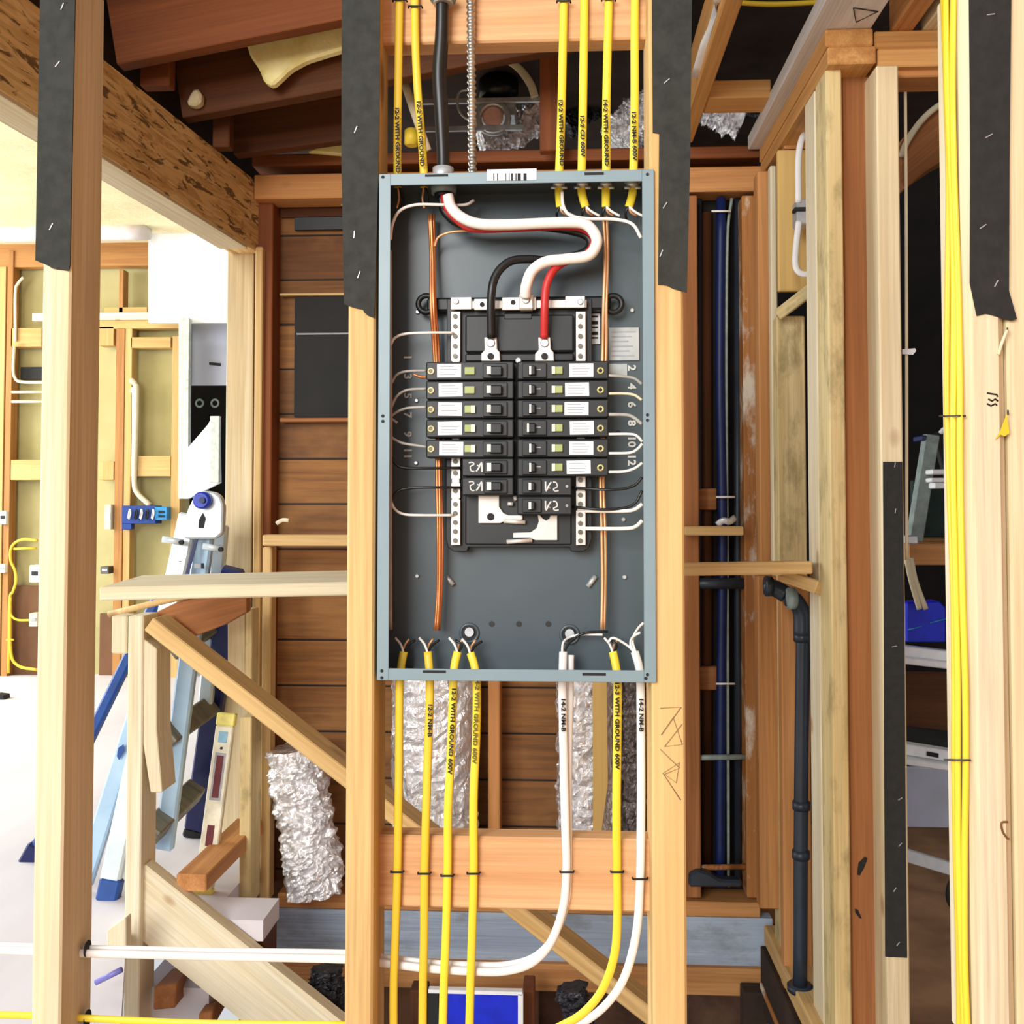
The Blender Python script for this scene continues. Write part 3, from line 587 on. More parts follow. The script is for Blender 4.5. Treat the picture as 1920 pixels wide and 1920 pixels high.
cable([(1149, 1222, .05), (1155, 1250, .046), (1158, 1285, .042), (1157, 1420, .04), (1156, 1520, .038), (1157, 1634, .041), (1157, 1740, .041), (1150, 1800, .042), (1128, 1858, .044), (1090, 1902, .046), (1040, 1930, .05)], YEL, 'yellow cable under the panel right that curves away left at the bottom', gb, [('12-3 WITH GROUND 600V', 1157, 1360, .0338, 0)], tails(1149, 1224, .05, 0))
gw = 'white cables leaving the panel bottom'
cable([(1056, 1222, .05), (1055, 1285, .042), (1057, 1420, .04), (1060, 1540, .038), (1062, 1634, .041), (1055, 1705, .041), (1032, 1768, .043), (996, 1806, .046), (948, 1821, .048), (893, 1822, .05), (802, 1816, .052), (711, 1805, .054), (650, 1799, .054), (420, 1794, .054), (260, 1790, .054), (140, 1787, .054), (60, 1784, .054), (-40, 1780, .054)], WHT,
      'white cable that bends left under the panel and runs through the studs', gw, [('14-2 NM-B', 1056, 1340, .0338, 0)], [(((1054, 1224, .05), (1056, 1205, .058), (1068, 1195, .07), (1090, 1190, .07), (1130, 1190, .06)), WIREW), (((1058, 1224, .05), (1064, 1210, .055), (1078, 1196, .06), (1100, 1186, .06), (1140, 1184, .06)), WIREB)])
cable([(1070, 1228, .056), (1069, 1285, .052), (1066, 1420, .05), (1066, 1540, .047), (1066, 1640, .0465), (1060, 1700, .0465), (1036, 1760, .05), (1000, 1795, .054), (950, 1809, .058), (893, 1810, .06), (802, 1805, .062), (711, 1794, .064), (650, 1787, .064), (420, 1784, .064), (260, 1780, .064), (140, 1778, .064), (60, 1775, .064), (-40, 1772, .064)], WHT,
      'twin white cable just above the one that runs left through the studs', gw, rx=.005, ry=.003)
cable([(1190, 1222, .05), (1198, 1250, .046), (1201, 1285, .042), (1202, 1420, .04), (1202, 1520, .038), (1200, 1650, .041), (1193, 1750, .042), (1171, 1832, .044), (1136, 1884, .046), (1092, 1918, .05), (1050, 1935, .053)], WHT, 'white cable down the right side that swings left at the bottom', gw, [('14-2 NM-B', 1202, 1340, .0338, 0)],
      [(((1188, 1224, .05), (1182, 1208, .055), (1186, 1195, .05), (1200, 1186, .04)), WIREW), (((1192, 1224, .05), (1186, 1200, .055), (1195, 1180, .05), (1206, 1168, .04)), WIREW), (((1190, 1224, .05), (1176, 1210, .055), (1150, 1196, .055), (1140, 1205, .055)), WIREW)])
cable([(660, 1922, .05), (400, 1919, .05), (260, 1914, .05), (140, 1908, .05), (60, 1904, .05), (-40, 1902, .05)], YEL, 'yellow cable low down running left through the far left stud', 'yellow cable along the bottom', rx=.005)
for x, y in ((139, 1778), (140, 1908)):
    cyl('bored_hole', Vector((at(126, y, 0).x+.0003, .057, at(139, y, .057).z)), .011, .0012, INK, stA, 'x')
# staples
def cstaple(x, y, wpx, Y, label, g): 
    p, q = at(x-wpx, y, Y), at(x+wpx, y, Y); z = Vector((0, -.0048, 0))
    o = tube('cable_staple', [p, p+z, q+z, q], .0014, INK, label, 'staple', n=1, seg=6, world=True, group=g)
for i, (x, y) in enumerate(((745, 1633), (796, 1636), (839, 1640), (888, 1636))): cstaple(x, y, 12, YC-.0005, f'black staple across the {("first", "second", "third", "fourth")[i]} yellow cable on the lower block', 'staples on the lower block')
cstaple(1063, 1633, 13, YC-.0005, 'black staple across the white cables in the middle of the lower block', 'staples on the lower block')
cstaple(1157, 1633, 12, YC-.0005, 'black staple across the yellow cable at the right of the lower block', 'staples on the lower block')
cstaple(1200, 1646, 14, YC-.0005, 'black staple across the white cable at the right end of the lower block', 'staples on the lower block')
for x, y, l in ((750, 3, 'leftmost yellow cable'), (779, 15, 'second yellow cable from the left'), (1057, 5, 'first yellow cable of the right four'), (1141, 2, 'third yellow cable of the right four')): cstaple(x, y, 13, YC-.0005, 'dark staple on the upper block over the '+l, 'staples on the upper block')
# black service cable and flexible conduit
sc = thing('service_cable', at(831, 335, .045), 'thick black cable dropping into the round grey connector', 'cable')
tube('jacket', [(829, -60, .03), (829, 10, .03), (828, 70, .034), (824, 140, .038), (828, 220, .042), (831, 290, .045), (831, 335, .045)], .0098, WIREB, parent=sc, rfun=lambda t: 1-.08*math.sin(t*9))
ct = thing('cable_connector', at(832, 3, .03), 'grey connector on the black cable at the top border', 'cable connector')
cyl('lock_nut', at(831, -2, .03), .0185, .008, STEEL, ct, 'z', 12, bev=.002); cyl('collar', at(831, 5, .03), .014, .006, TIN, ct, 'z', 16)
bm = bmesh.new(); A0, A1 = at(882, -60, .034), at(886, 330, .05); n = 220
tube_bm(bm, [A0.lerp(A1, i/n)-A0 for i in range(n+1)], .0058, seg=10, rfun=lambda t: 1+.16*math.sin(t*n*2*math.pi/6.6))
o = mesh_obj('flexible_conduit', bm, FLEX, None, True); o.location = A0; tag(o, 'ribbed galvanised flexible conduit beside the thick black cable', 'conduit')
# bundle on the side of the right stud
sx = at(1815, 1000, 0).x-.0045
def side(y, dy, Y): return Vector((sx+dy, Y, at(1800, y, Y).z))
gs = 'yellow cables up the right stud'
for i, (Ya, off, nm) in enumerate(((.008, 0, 'frontmost yellow cable stapled up the left side of the right stud'), (.024, -.0015, 'middle yellow cable stapled up the left side of the right stud'), (.041, 0, 'rearmost yellow cable stapled up the left side of the right stud'))):
    pts = [side(y, off-.002*math.sin(y*.008+i)-.001, Ya+.004*math.sin(y*.0045+i*2)) for y in (-60, 150, 330, 520, 700, 780, 900, 1100, 1280, 1425, 1600, 1800, 1990)]
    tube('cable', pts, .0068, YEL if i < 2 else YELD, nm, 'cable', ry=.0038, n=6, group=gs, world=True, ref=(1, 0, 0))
for y, l in ((780, 'upper'), (1425, 'lower')):
    a, b = side(y, .004, .001), side(y, .004, .056); d = Vector((-.0125, 0, 0))
    tube('cable_staple', [a, a+d, b+d, b], .0014, NAIL, f'{l} staple round the yellow cables on the right stud', 'staple', n=1, seg=6, world=True, group='staples on the right stud')

# ================================================================ MIDDLE DISTANCE, LEFT: BEAM, POST, STAIR
def YD(d): return d-1.32
ang = math.atan2(.1018, 1)
def bp(d, z): return Vector((-.893-.1018*(2.85-d), YD(d), z))
dirb = (bp(2.85, .747+1.45)-bp(1.35, .747+1.45)); nb_ = Vector((-dirb.y, dirb.x, 0)).normalized()
bar('ceiling_beam', bp(1.30, 1.45+.851)+Vector((0, 0, 0)), bp(2.85, 1.45+.851), .208, .085, STRAND, 'big brown strand lumber beam running back at upper left', 'beam', facing=nb_)
pb('post', 424, 466, 474, 1640, YD(2.85)+.0, .085, 'z', PALE, 'pale square post holding up the far end of the big beam', 'post', ym=700)
pb('wall_stud', 477, 366, 507, 1672, YD(2.84), .089, 'z', OLDRED, 'dark reddish stud right of the pale beam post', 'stud', ym=1000)
pb('wall_stud', 475, 462, 489, 1690, YD(2.815), .04, 'z', FIR, 'narrow yellow stud squeezed between the pale post and the reddish stud', 'stud', ym=900)
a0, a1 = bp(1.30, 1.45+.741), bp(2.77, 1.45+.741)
bar('lit_underside_strip', a0+Vector((-.0425, 0, 0)), a1+Vector((-.0425, 0, 0)), .082, .010, CREAM, 'pale added strip for the lit underside of the big strand beam', 'strip', facing=(0, 0, 1), bev=.001)  # added strip; its pale colour stands for light on the beam underside
# roof joists over the beam
def joist(p0, p1, d, hpx, mat, label, ext=0):
    a, b = at(p0[0], p0[1], YD(d)), at(p1[0], p1[1], YD(d)); v = (b-a); b = b+v*ext; h = .20
    up = Vector((0, 0, h/2)); return bar('roof_joist', a+up, b+up, h, .040, mat, label, 'joist', bev=.002)
joist((205, 122), (640, 35), 2.22, 0, OLDRED, 'nearest brown roof joist resting on the strand beam', .9)
joist((330, 222), (640, 165), 2.42, 0, OLD, 'second brown roof joist on the strand beam, under the yellow batt', 1.35)
joist((430, 290), (640, 262), 2.66, 0, OLD, 'third brown roof joist meeting the far end of the strand beam', .25)
pb('blocking', 262, 80, 318, 160, YD(2.33), .038, 'x', OLDRED, 'short reddish block on the beam between the first two joists', 'blocking')
pb('blocking', 398, 205, 430, 275, YD(2.52), .038, 'x', OLD, 'short dark block on the beam between the second and third joists', 'blocking')
prism('insulation_batt', [(450, 64), (520, 50), (640, 26), (720, 14), (720, 70), (640, 92), (575, 112), (545, 128), (524, 148), (510, 160), (494, 152), (486, 130), (468, 104), (462, 84)], YD(2.36), .03, BATT, 'torn yellow insulation batt hanging between the roof joists', 'insulation', bev=.006)
prism('insulation_batt', [(575, 284), (600, 272), (640, 262), (720, 256), (720, 292), (640, 290)], YD(2.80), .03, BATT, 'sliver of yellow insulation above the plate by the third joist', 'insulation', bev=.005)
prism('insulation_tuft', [(348, 192), (358, 170), (366, 164), (374, 168), (378, 184), (372, 196), (356, 198)], YD(2.39), .03, WAD, 'small cream tuft of insulation at the end of the second joist', 'insulation', bev=.006)
prism('insulation_tuft', [(600, 370), (645, 368), (700, 370), (700, 392), (645, 390), (636, 380), (612, 378)], YD(2.86), .02, WAD, 'white wad tucked under the plate behind the left paper strip', 'insulation', bev=.005)
# rear wall framing
pb('top_plate', 476, 319, 1431, 365, YD(2.80), .089, 'x', REDFIR, 'reddish top plate of the rear wall running behind the panel', 'plate', ym=340)
pb('top_plate', 472, 281, 1425, 303, YD(2.815), .089, 'x', OLDRED, 'upper plate lying on the rear wall top plate', 'plate', ym=292)
pb('sole_plate', 520, 1684, 1426, 1712, YD(2.80), .11, 'x', REDFIR, 'reddish sole plate of the rear wall above the blue grey beam', 'plate', ym=1698)
pb('rim_beam', 500, 1713, 1450, 1806, YD(2.80), .045, 'x', BLUEWOOD, 'blue grey painted rim beam under the rear wall', 'beam')
pb('sill_plate', 480, 1807, 1440, 1858, YD(2.78), .09, 'x', REDFIR, 'reddish sill under the blue grey rim beam', 'plate')
pb('wall_stud', 915, 1200, 937, 1684, YD(2.80), .089, 'z', REDFIR, 'narrow stud seen between the foil ducts under the panel', 'stud', ym=1400)
pb('wall_stud', 980, 1858, 1002, 1990, YD(2.6), .089, 'z', OLDRED, 'short stud right of the blue board at the bottom', 'stud')
# dark openings and ledge in the plank wall, left bay
struct(pb('window_1', 552, 556, 700, 782, YD(2.90), .012, 'x', SLATE, bev=0))
struct(pb('trim_1', 556, 624, 700, 627, YD(2.895), .006, 'x', FAINT, bev=0)); struct(pb('trim_2', 524, 783, 700, 791, YD(2.88), .03, 'x', BROWN))
struct(pb('trim_3', 524, 549, 700, 553, YD(2.885), .02, 'x', FIR)); struct(pb('trim_4', 552, 407, 700, 430, YD(2.90), .01, 'x', BLK, bev=0)); struct(pb('trim_5', 525, 366, 700, 406, YD(2.905), .006, 'x', OLD, bev=0))
pb('blocking', 492, 1003, 700, 1024, YD(2.70), .06, 'x', FIR, 'short pale yellow block between the beam post and the left panel stud', 'blocking')
pb('wall_stud', 492, 1026, 509, 1690, YD(2.74), .05, 'z', FIR, 'short yellow stud below the pale block beside the post', 'stud', ym=1060)
tube('wood_chip', [(518, 982, YD(2.8)), (530, 975, YD(2.8)), (541, 976, YD(2.79))], .006, CREAMC, 'pale wood chip caught by the foot of the reddish stud', 'wood chip', n=2, ry=.002)
# guard rail cap and stair framing
dr = 2.02; a, b = at(186, 1114, YD(dr)), at(700, 1103, YD(dr)-.02)
bar('rail_board', a, b, .028, .20, CREAM, 'pale board laid flat as a rail between the two left studs', 'rail', facing=(.0, 1, .06))
SD = 2.32; SY = YD(SD)
pb('stair_post', 236, 1155, 265, 1990, SY, .089, 'z', CREAM, 'thin pale post of the stair guard nearest the far left stud', 'post', ym=1500)
pb('blocking', 209, 1155, 238, 1226, SY+.03, .06, 'z', CREAM, 'pale stub of plate nailed to the left of the thin stair post', 'blocking')
p2 = prism('stair_stud', [(268, 1197), (294, 1217), (294, 1370), (304, 1486), (282, 1486), (268, 1395)], SY+.005, .085, CREAM, 'pale short stud with a slanted foot beside the thin stair post', 'stud', bev=.002)
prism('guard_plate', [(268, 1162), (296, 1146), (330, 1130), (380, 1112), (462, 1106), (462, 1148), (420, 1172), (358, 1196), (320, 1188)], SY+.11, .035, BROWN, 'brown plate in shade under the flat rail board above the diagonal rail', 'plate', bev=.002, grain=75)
tube('guard_strip', [(204, 1152, SY+.10), (290, 1131, SY+.10), (392, 1108, SY+.10)], .008, FIR, 'thin pale strip along the top of the shaded brown plate', 'strip', n=1)
dA, dB = at(278, 1170, SY-.003), at(1240, 1924, SY-.003)
bar('guard_rail', dA, dB, .038, .089, FIR, 'long diagonal guard rail sloping down to the right behind the panel', 'rail')
sA, sB = at(240, 1672, SY-.002), at(700, 2030, SY-.002)
prism('stair_stringer', [(267, 1626), (273, 1621), (463, 1773), (720, 1978), (720, 2130), (456, 1916), (267, 1764)], SY+.02, .038, CREAM, 'wide pale stringer board sloping down to the right at lower left', 'stringer', grain=128)
pb('stair_stud', 449, 1345, 470, 1700, YD(2.62), .089, 'z', BLOTCH, 'stained stud standing on the landing edge below the diagonal rail', 'stud', ym=1520)
prism('guard_board', [(427, 1160), (459, 1146), (459, 1318), (427, 1268)], YD(2.60), .03, PALE, 'pale board stub behind the upper end of the diagonal rail', 'board', bev=.002)
pb('guard_board', 459, 1142, 472, 1320, YD(2.60), .06, 'z', BLOTCH, 'narrow stained strip right of the pale board stub', 'board')
# treads
def tread(x, y, d0, d1, wpx, mat, label, th=.03):
    a = at(x, y, YD(d0)); w_ = wpx/F*d0; lo = Vector((a.x-w_, YD(d0), a.z-th)); hi = Vector((a.x, YD(d1), a.z))
    return board('stair_tread', lo, hi, 'y', mat, label, 'tread', group='stair treads')
bar('tread_cleat', at(330, 1655, YD(2.36)), at(444, 1548, YD(2.75)), .042, .075, REDFIR, 'brown cleat slanting back from the stringer to the stained stud', 'cleat', facing=(1, .3, 0))
bar('tread_cleat', at(288, 1872, YD(2.30)), at(352, 1802, YD(2.7)), .05, .05, BROWN, 'brown cleat under the stringer next to the thin post', 'cleat', facing=(1, .3, 0))
bar('tread_cleat', at(372, 1918, YD(2.30)), at(408, 1862, YD(2.6)), .04, .03, BROWN, 'brown riser edge under the middle of the stringer', 'cleat', facing=(1, .3, 0))
board('stair_riser', (-.755, 1.09, -.2), (-.727, 1.19, ZL-.05), 'y', OLD, 'dark riser boards under the landing edge', 'riser')
prism('board_offcut', [(200, 1745), (232, 1722), (236, 1722), (236, 1800), (200, 1800)], YD(2.2), .03, CREAM, 'pale wooden board end on the floor behind the thin stair post', 'board', bev=.002)
tube('marker_pen', [(180, 1842, YD(2.0)), (228, 1818, YD(2.0))], .006, plain('lavender_plastic', (120, 118, 190), .4), 'lavender strip of plastic lying on the white floor by the thin post', 'strip', n=1)
# ================================================================ LADDER AND LEVEL ON THE LANDING
def P3(x, y, d): return at(x, y, YD(d))
L = thing('folding_ladder', (P3(240, 1690, 2.6).x, YD(2.6), ZL), 'pale folding ladder with a blue hinge knob leaning on the landing', 'ladder')
def rail(n, a, b, wd, th, m): return bar(n, P3(*a), P3(*b), wd, th, m, parent=L, facing=(0, 1, 0), bev=.006)
r1 = rail('rail', (352, 962, 2.60), (203, 1655, 2.49), .052, .028, LADW)
r6 = rail('rail', (270, 1285, 2.56), (152, 1662, 2.52), .046, .026, LADB)
r2 = rail('rail', (386, 962, 2.62), (304, 1596, 2.66), .050, .028, LADB)
r3 = rail('rail', (412, 985, 2.74), (382, 1330, 2.78), .040, .028, LADW)
r4 = rail('rail', (432, 1070, 2.68), (362, 1560, 2.95), .062, .035, LADN)
r5 = rail('rail', (312, 1080, 2.72), (60, 1600, 2.74), .030, .030, LADC)
rail('foot', (206, 1648, 2.488), (196, 1694, 2.48), .056, .034, LADC); rail('foot', (66, 1588, 2.735), (44, 1628, 2.735), .05, .04, LADN); rail('foot', (364, 1556, 2.955), (359, 1575, 2.955), .066, .04, BLKH)
for a, b in (((318, 1376, 2.62), (404, 1316, 2.80)), ((284, 1552, 2.58), (372, 1468, 2.84)), ((330, 1210, 2.64), (412, 1160, 2.76)), ((352, 1130, 2.66), (436, 1101, 2.74))): bar('tread', P3(*a), P3(*b), .058, .05, LADG, parent=L, bev=.004)
hp = prism('hinge_plate', [(362, 934), (370, 924), (384, 920), (402, 923), (413, 932), (418, 950), (416, 1000), (404, 1010), (345, 1010), (340, 996), (352, 955)], YD(2.575), .03, LADW, parent=L, bev=.004)
cyl('hinge_knob', P3(380, 938, 2.56), .0225, .03, KNOB, hp, seg=24, bev=.004); cyl('knob_cap', P3(379, 938, 2.54), .008, .006, LADN, hp)
prism('hinge_slot', [(380, 962), (385, 972), (381, 990), (372, 990), (373, 975)], YD(2.572), .004, INK, parent=hp)
prism('rail_gap', [(371, 990), (376, 990), (366, 1030), (351, 1085), (346, 1085), (360, 1030)], YD(2.585), .004, LADN, parent=r2)
for a, b in (((304, 1011), (344, 1017)), ((380, 1024), (418, 1030))):
    k = tube('lock_lever', [a+(YD(2.56),), b+(YD(2.57),)], .0085, LADW, parent=L, n=1, ry=.005); cyl('lever_pin', P3(b[0]-4, b[1], 2.55), .006, .01, INK, k)
for x, y in ((330, 1057), (372, 1061)):
    prism('rail_print', [(x-8, y-4), (x+3, y-4), (x+3, y+4), (x-8, y+4)], YD(2.585), .002, FAINT, parent=r1); prism('rail_print', [(x+5, y-5), (x+10, y-5), (x+10, y+5), (x+5, y+5)], YD(2.585), .002, INK, parent=r1)
prism('rail_print', [(222, 1402), (231, 1396), (233, 1408), (223, 1425), (219, 1418)], YD(2.535), .002, LADC, parent=r6)
V = thing('spirit_level', (P3(380, 1690, 2.56).x, YD(2.56), ZL), 'cream and yellow spirit level leaning upright behind the diagonal rail', 'spirit level')
u0, u1 = P3(424, 1337, 2.60), P3(377, 1692, 2.53); u = u1-u0
bar('body', u0+u*.07, u0+u*.93, .048, .022, LEVW, parent=V)
for f0, f1 in ((0, .07), (.93, 1)): bar('end_cap', u0+u*f0, u0+u*f1, .050, .024, LEVY, parent=V)
def lv(n, f0, f1, wd, m, y=-.0012): o = bar(n, u0+u*f0+Vector((0, y, 0)), u0+u*f1+Vector((0, y, 0)), wd, .004, m, parent=V, bev=.008); return o
lv('grip_surround', .215, .47, .03, FAINT, -.0006); lv('grip_hole', .23, .455, .019, MAROON); lv('grip_hole', .60, .71, .019, MAROON); lv('print_patch', .10, .16, .024, LEVB); lv('print_patch', .84, .89, .02, LEVB)
cyl('level_screw', u0+u*.19+Vector((0, -.001, 0)), .0035, .002, INK, V)
# ================================================================ FOIL DUCTS
def foil_tube(name, pts, rad, mat, label, seg=44, amp=.009, cat='duct', rib=0, group=None):
    Q = [Vector(p) for p in pts]; c = sum(Q, Vector())/len(Q); Q = smooth_path([q-c for q in Q], max(6, int(18*44/seg*.9)) if seg < 40 else 18); jr = random.Random(len(label))
    bm = bmesh.new(); rg = tube_bm(bm, Q, rad, seg=seg, rfun=(lambda t: 1+rib*math.sin(t*len(Q)*1.3)) if rib else None)
    for k, rr in enumerate(rg):
        ax = sum((v.co for v in rr), Vector())/seg
        for v in rr:
            nrm = (v.co-ax).normalized(); q = v.co*1.0+c
            d = noise.noise(Vector((q.x*26, q.y*26, q.z*34)))*amp+noise.noise(Vector((q.x*70, q.y*70, q.z*95+5)))*amp*.45
            v.co += nrm*(d+jr.uniform(-.3, .3)*amp)+Vector((jr.uniform(-1, 1), jr.uniform(-1, 1), jr.uniform(-1, 1)))*.0025
    o = mesh_obj(name, bm, mat); o.location = c
    return tag(o, label, cat, group)
def vert(x, y0, y1, d): a = P3(x, (y0+y1)/2, d); return [Vector((a.x, a.y, P3(x, y, d).z)) for y in (y0, (y0*2+y1)/3, (y0+2*y1)/3, y1)]
foil_tube('foil_duct', vert(815, 1190, 1660, 2.77), .118, FOIL, 'wide crinkled foil duct behind the four yellow cables under the panel', cat='duct')
foil_tube('foil_duct', vert(1098, 1190, 1676, 2.77), .079, FOIL, 'bright foil duct behind the white cable under the panel')
foil_tube('foil_duct', vert(1186, 1190, 1676, 2.79), .036, FOILD, 'narrow dull foil duct at the panel stud on the right', seg=30, amp=.007)
prism('tan_tape', [(1111, 1276), (1138, 1276), (1140, 1470), (1128, 1560), (1126, 1672), (1112, 1672)], YD(2.67), .006, PLYW, 'tan strip of board in front of the bright foil duct', 'strip', bev=.001)
foil_tube('foil_duct', [P3(553, 1400, 2.76), P3(563, 1480, 2.76), P3(580, 1570, 2.76), P3(592, 1672, 2.76)], .076, FOIL, 'silver foil duct leaning on the sole plate left of the panel stud', amp=.016)
foil_tube('foil_sleeve', [P3(612, 1812, 2.45), P3(618, 1870, 2.45), P3(640, 1990, 2.45)], .036, FOILK, 'black shiny foil sleeve below the white cables at lower left', seg=30, amp=.014)
foil_tube('foil_sleeve', [P3(1072, 1850, 2.45), P3(1090, 1920, 2.45), P3(1110, 2000, 2.45)], .034, FOILK, 'black foil sleeve under the sill right of the blue board', seg=30, amp=.012)
B = thing('blue_board', P3(890, 1990, 2.5), 'bright blue board in a white frame at the bottom border', 'board')
pb('panel', 812, 1864, 972, 1995, YD(2.5), .01, 'x', BLUEBOX, parent=B); fr = pb('frame', 803, 1858, 980, 1865, YD(2.495), .02, 'x', ALUM2, parent=B, bev=.001)
pb('frame', 971, 1864, 981, 1995, YD(2.495), .02, 'z', ALUM2, parent=B, bev=.001); pb('dark_stripe', 803, 1865, 822, 1995, YD(2.49), .015, 'z', SLATE, parent=B, bev=.001)  # dark slate stripe down the left edge of the blue board
struct(pb('wall_crawl', 480, 1846, 1010, 1990, YD(2.95), .03, 'x', KRAFTR)); struct(pb('wall_crawl_right', 1010, 1846, 1440, 1990, YD(3.0), .03, 'x', DIRT))
pb('pier_post', 768, 1858, 800, 1990, YD(2.62), .06, 'z', OLD, 'dark upright left of the blue board', 'post')

# ================================================================ FAR STUD WALL BEYOND THE LANDING
FY = YD(5.69); gf = 'framing of the far stud wall'
def fs(n, x0, y0, x1, y1, lab, mat=FARWOOD, dy=0, dep=.07, ax=None, cat=None):
    return pb(n, x0, y0, x1, y1, FY+dy, dep, ax or ('z' if y1-y0 > x1-x0 else 'x'), mat, lab, cat or ('stud' if n.endswith('stud') else 'blocking' if n == 'blocking' else 'plate'), bev=.002)
fs('header', -60, 452, 278, 500, 'orange header across the top of the far stud wall', FAROR, .01)
fs('top_plate', 60, 586, 336, 600, 'pale upper plate of the far stud wall', CREAM, -.01); fs('top_plate', 186, 600, 336, 616, 'second plate of the far stud wall just under the pale one', FARWOOD)
fs('wall_stud', 8, 470, 19, 1276, 'orange stud of the far wall at the left border', FAROR); fs('wall_stud', -22, 500, 5, 1276, 'yellow stud of the far wall cut by the left border', FARWOOD)
fs('wall_stud', 214, 616, 230, 1276, 'orange stud of the far wall right of the near white stud', FAROR, -.004); fs('wall_stud', 231, 616, 244, 1276, 'yellow stud of the far wall doubled beside an orange one', FARWOOD)
fs('wall_stud', 320, 630, 337, 1276, 'end stud of the far wall beside the white drywall', FARWOOD)
fs('wall_stud', 223, 505, 231, 586, 'short cripple stud under the far header', FAROR)
fs('header', 195, 576, 276, 586, 'thin ledge under the short cripple stud of the far wall', FARWOOD)
for x0, y0, x1, y1, l in ((20, 615, 78, 650, 'upper block of the far wall at the left border bay'), (20, 862, 78, 900, 'lower block of the far wall at the left border bay'), (186, 612, 213, 648, 'upper block of the far wall just right of the near white stud'), (186, 865, 213, 900, 'lower block of the far wall just right of the near white stud'), (245, 632, 320, 652, 'doubled upper block of the far wall in the bay with the blue boxes'), (245, 855, 320, 893, 'lower block of the far wall above the blue boxes')): fs('blocking', x0, y0, x1, y1, l)
struct(pb('wall_lower_panel', 20, 1098, 80, 1276, FY+.06, .02, 'x', KRAFTR)); struct(pb('wall_dark_vent', 38, 688, 80, 712, FY+.06, .02, 'x', SLATE))
struct(pb('wall_lower_panel_right', 186, 1150, 214, 1276, FY+.06, .02, 'x', KRAFTR))
def ft(pts, r, mat, lab, dy=-.01, g='cables on the far stud wall', n=6): return tube('cable', [(x, y, FY+dy) for x, y in pts], r, mat, lab, 'cable', n=n, group=g, seg=8)
ft([(44, 520), (34, 532), (29, 550), (29, 640)], .009, CREAMC, 'white cable at the left border dropping from the far header'); ft([(27, 650), (25, 690), (28, 708), (40, 716), (90, 717)], .009, CREAMC, 'white cable bending right under the upper far block')
ft([(22, 735), (100, 735)], .008, CREAMC, 'upper of two straight cream cables across the far left bay'); ft([(22, 753), (100, 753)], .008, CREAMC, 'lower of two straight cream cables across the far left bay')
ft([(246, 712), (254, 722), (256, 740), (253, 860), (252, 905), (258, 925), (282, 948)], .016, CREAMC, 'thick pale cable bundle feeding the blue boxes'); ft([(246, 735), (250, 738), (249, 880)], .008, WHT, 'thin white cable beside the thick pale bundle')
ft([(70, 1013), (40, 1012), (22, 1025), (20, 1050), (28, 1070), (30, 1090), (24, 1110), (18, 1130), (16, 1262)], .008, YELD, 'tan cable looping down the far left bay'); ft([(68, 1028), (26, 1029)], .007, YELD, 'short straight tan cable in the far left bay'); ft([(20, 1120), (20, 1150), (32, 1162), (58, 1163)], .007, YELD, 'tan cable branching to a small box low in the far left bay')
ft([(19, 1130), (20, 1220), (34, 1248), (70, 1256)], .009, YELD, 'tan cable curving along the floor of the far left bay'); ft([(12, 1200), (19, 1199), (26, 1200)], .006, YELD, 'tan tie on the cables of the far left bay', n=2)
def fbox(x0, y0, x1, y1, mat, lab, inner):
    T = thing('outlet_box', at((x0+x1)/2, (y0+y1)/2, FY), lab, 'outlet box', 'boxes on the far stud wall')
    pb('box', x0, y0, x1, y1, FY-.03, .07, 'z', mat, parent=T); pb('opening', x0+(x1-x0)*.2, y0+(y1-y0)*.35, x1-(x1-x0)*.2, y0+(y1-y0)*.6, FY-.034, .005, 'z', inner, parent=T, bev=0)
fbox(-2, 958, 11, 983, STICK, 'white outlet box at the left border of the far wall', INK); fbox(55, 1060, 74, 1092, STICK, 'white outlet box beside the near white stud', INK); fbox(54, 1150, 70, 1175, CREAMC, 'small cream box low in the far left bay', FAINT)
fbox(196, 946, 208, 993, CREAMC, 'narrow cream box on the doubled far studs', STICK); fbox(188, 1062, 204, 1076, NAIL, 'small dark receptacle low on the far wall', STICK); fbox(-4, 1058, 9, 1074, STICK, 'low white box at the left border', FAINT)
T = thing('outlet_box', at(265, 968, FY), 'navy four-gang switch box with white wire ends on the far wall', 'outlet box', 'boxes on the far stud wall')
pb('box', 228, 948, 292, 982, FY-.05, .09, 'x', NAVYBOX, parent=T); pb('mounting_ear', 228, 980, 246, 993, FY-.045, .05, 'x', NAVYBOX, parent=T)
for i, x in enumerate((240, 252, 262, 273, 284)): tube('wire_end', [(x, 972, FY-.055), (x+3, 955, FY-.07), (x+5, 962, FY-.075), (x+2, 974, FY-.06)], .0045, (WIREW, INK)[i % 2], parent=T, n=3, seg=6)
T = thing('outlet_box', at(302, 960, FY), 'light blue switch box next to the navy one on the far wall', 'outlet box', 'boxes on the far stud wall')
pb('box', 290, 950, 313, 975, FY-.055, .09, 'x', CYAN, parent=T); pb('opening', 297, 958, 308, 962, FY-.06, .006, 'x', INK, parent=T, bev=0); pb('opening', 297, 966, 308, 970, FY-.06, .006, 'x', INK, parent=T, bev=0)
tube('plastic_sheet_roll', [(-60, 434, FY-.3), (60, 436, FY-.3), (278, 432, FY-.3)], .055, plain('cloudy_white_plastic', (226, 220, 220), .5, c2=(206, 190, 176), scale=8), 'cloudy white roll of plastic lying along the top of the far header', 'plastic roll', n=6)
prism('drywall_sheet', [(350, 842), (390, 796), (394, 788), (410, 780), (412, 905), (352, 935)], YD(5.4), .03, DRY, 'bright white drywall sheet leaning behind the folding ladder', 'drywall sheet')
pb('drywall_strip', 393, 780, 411, 905, YD(5.36), .03, 'z', DRYE, 'pale grey edge strip beside the bright drywall sheet', 'strip')
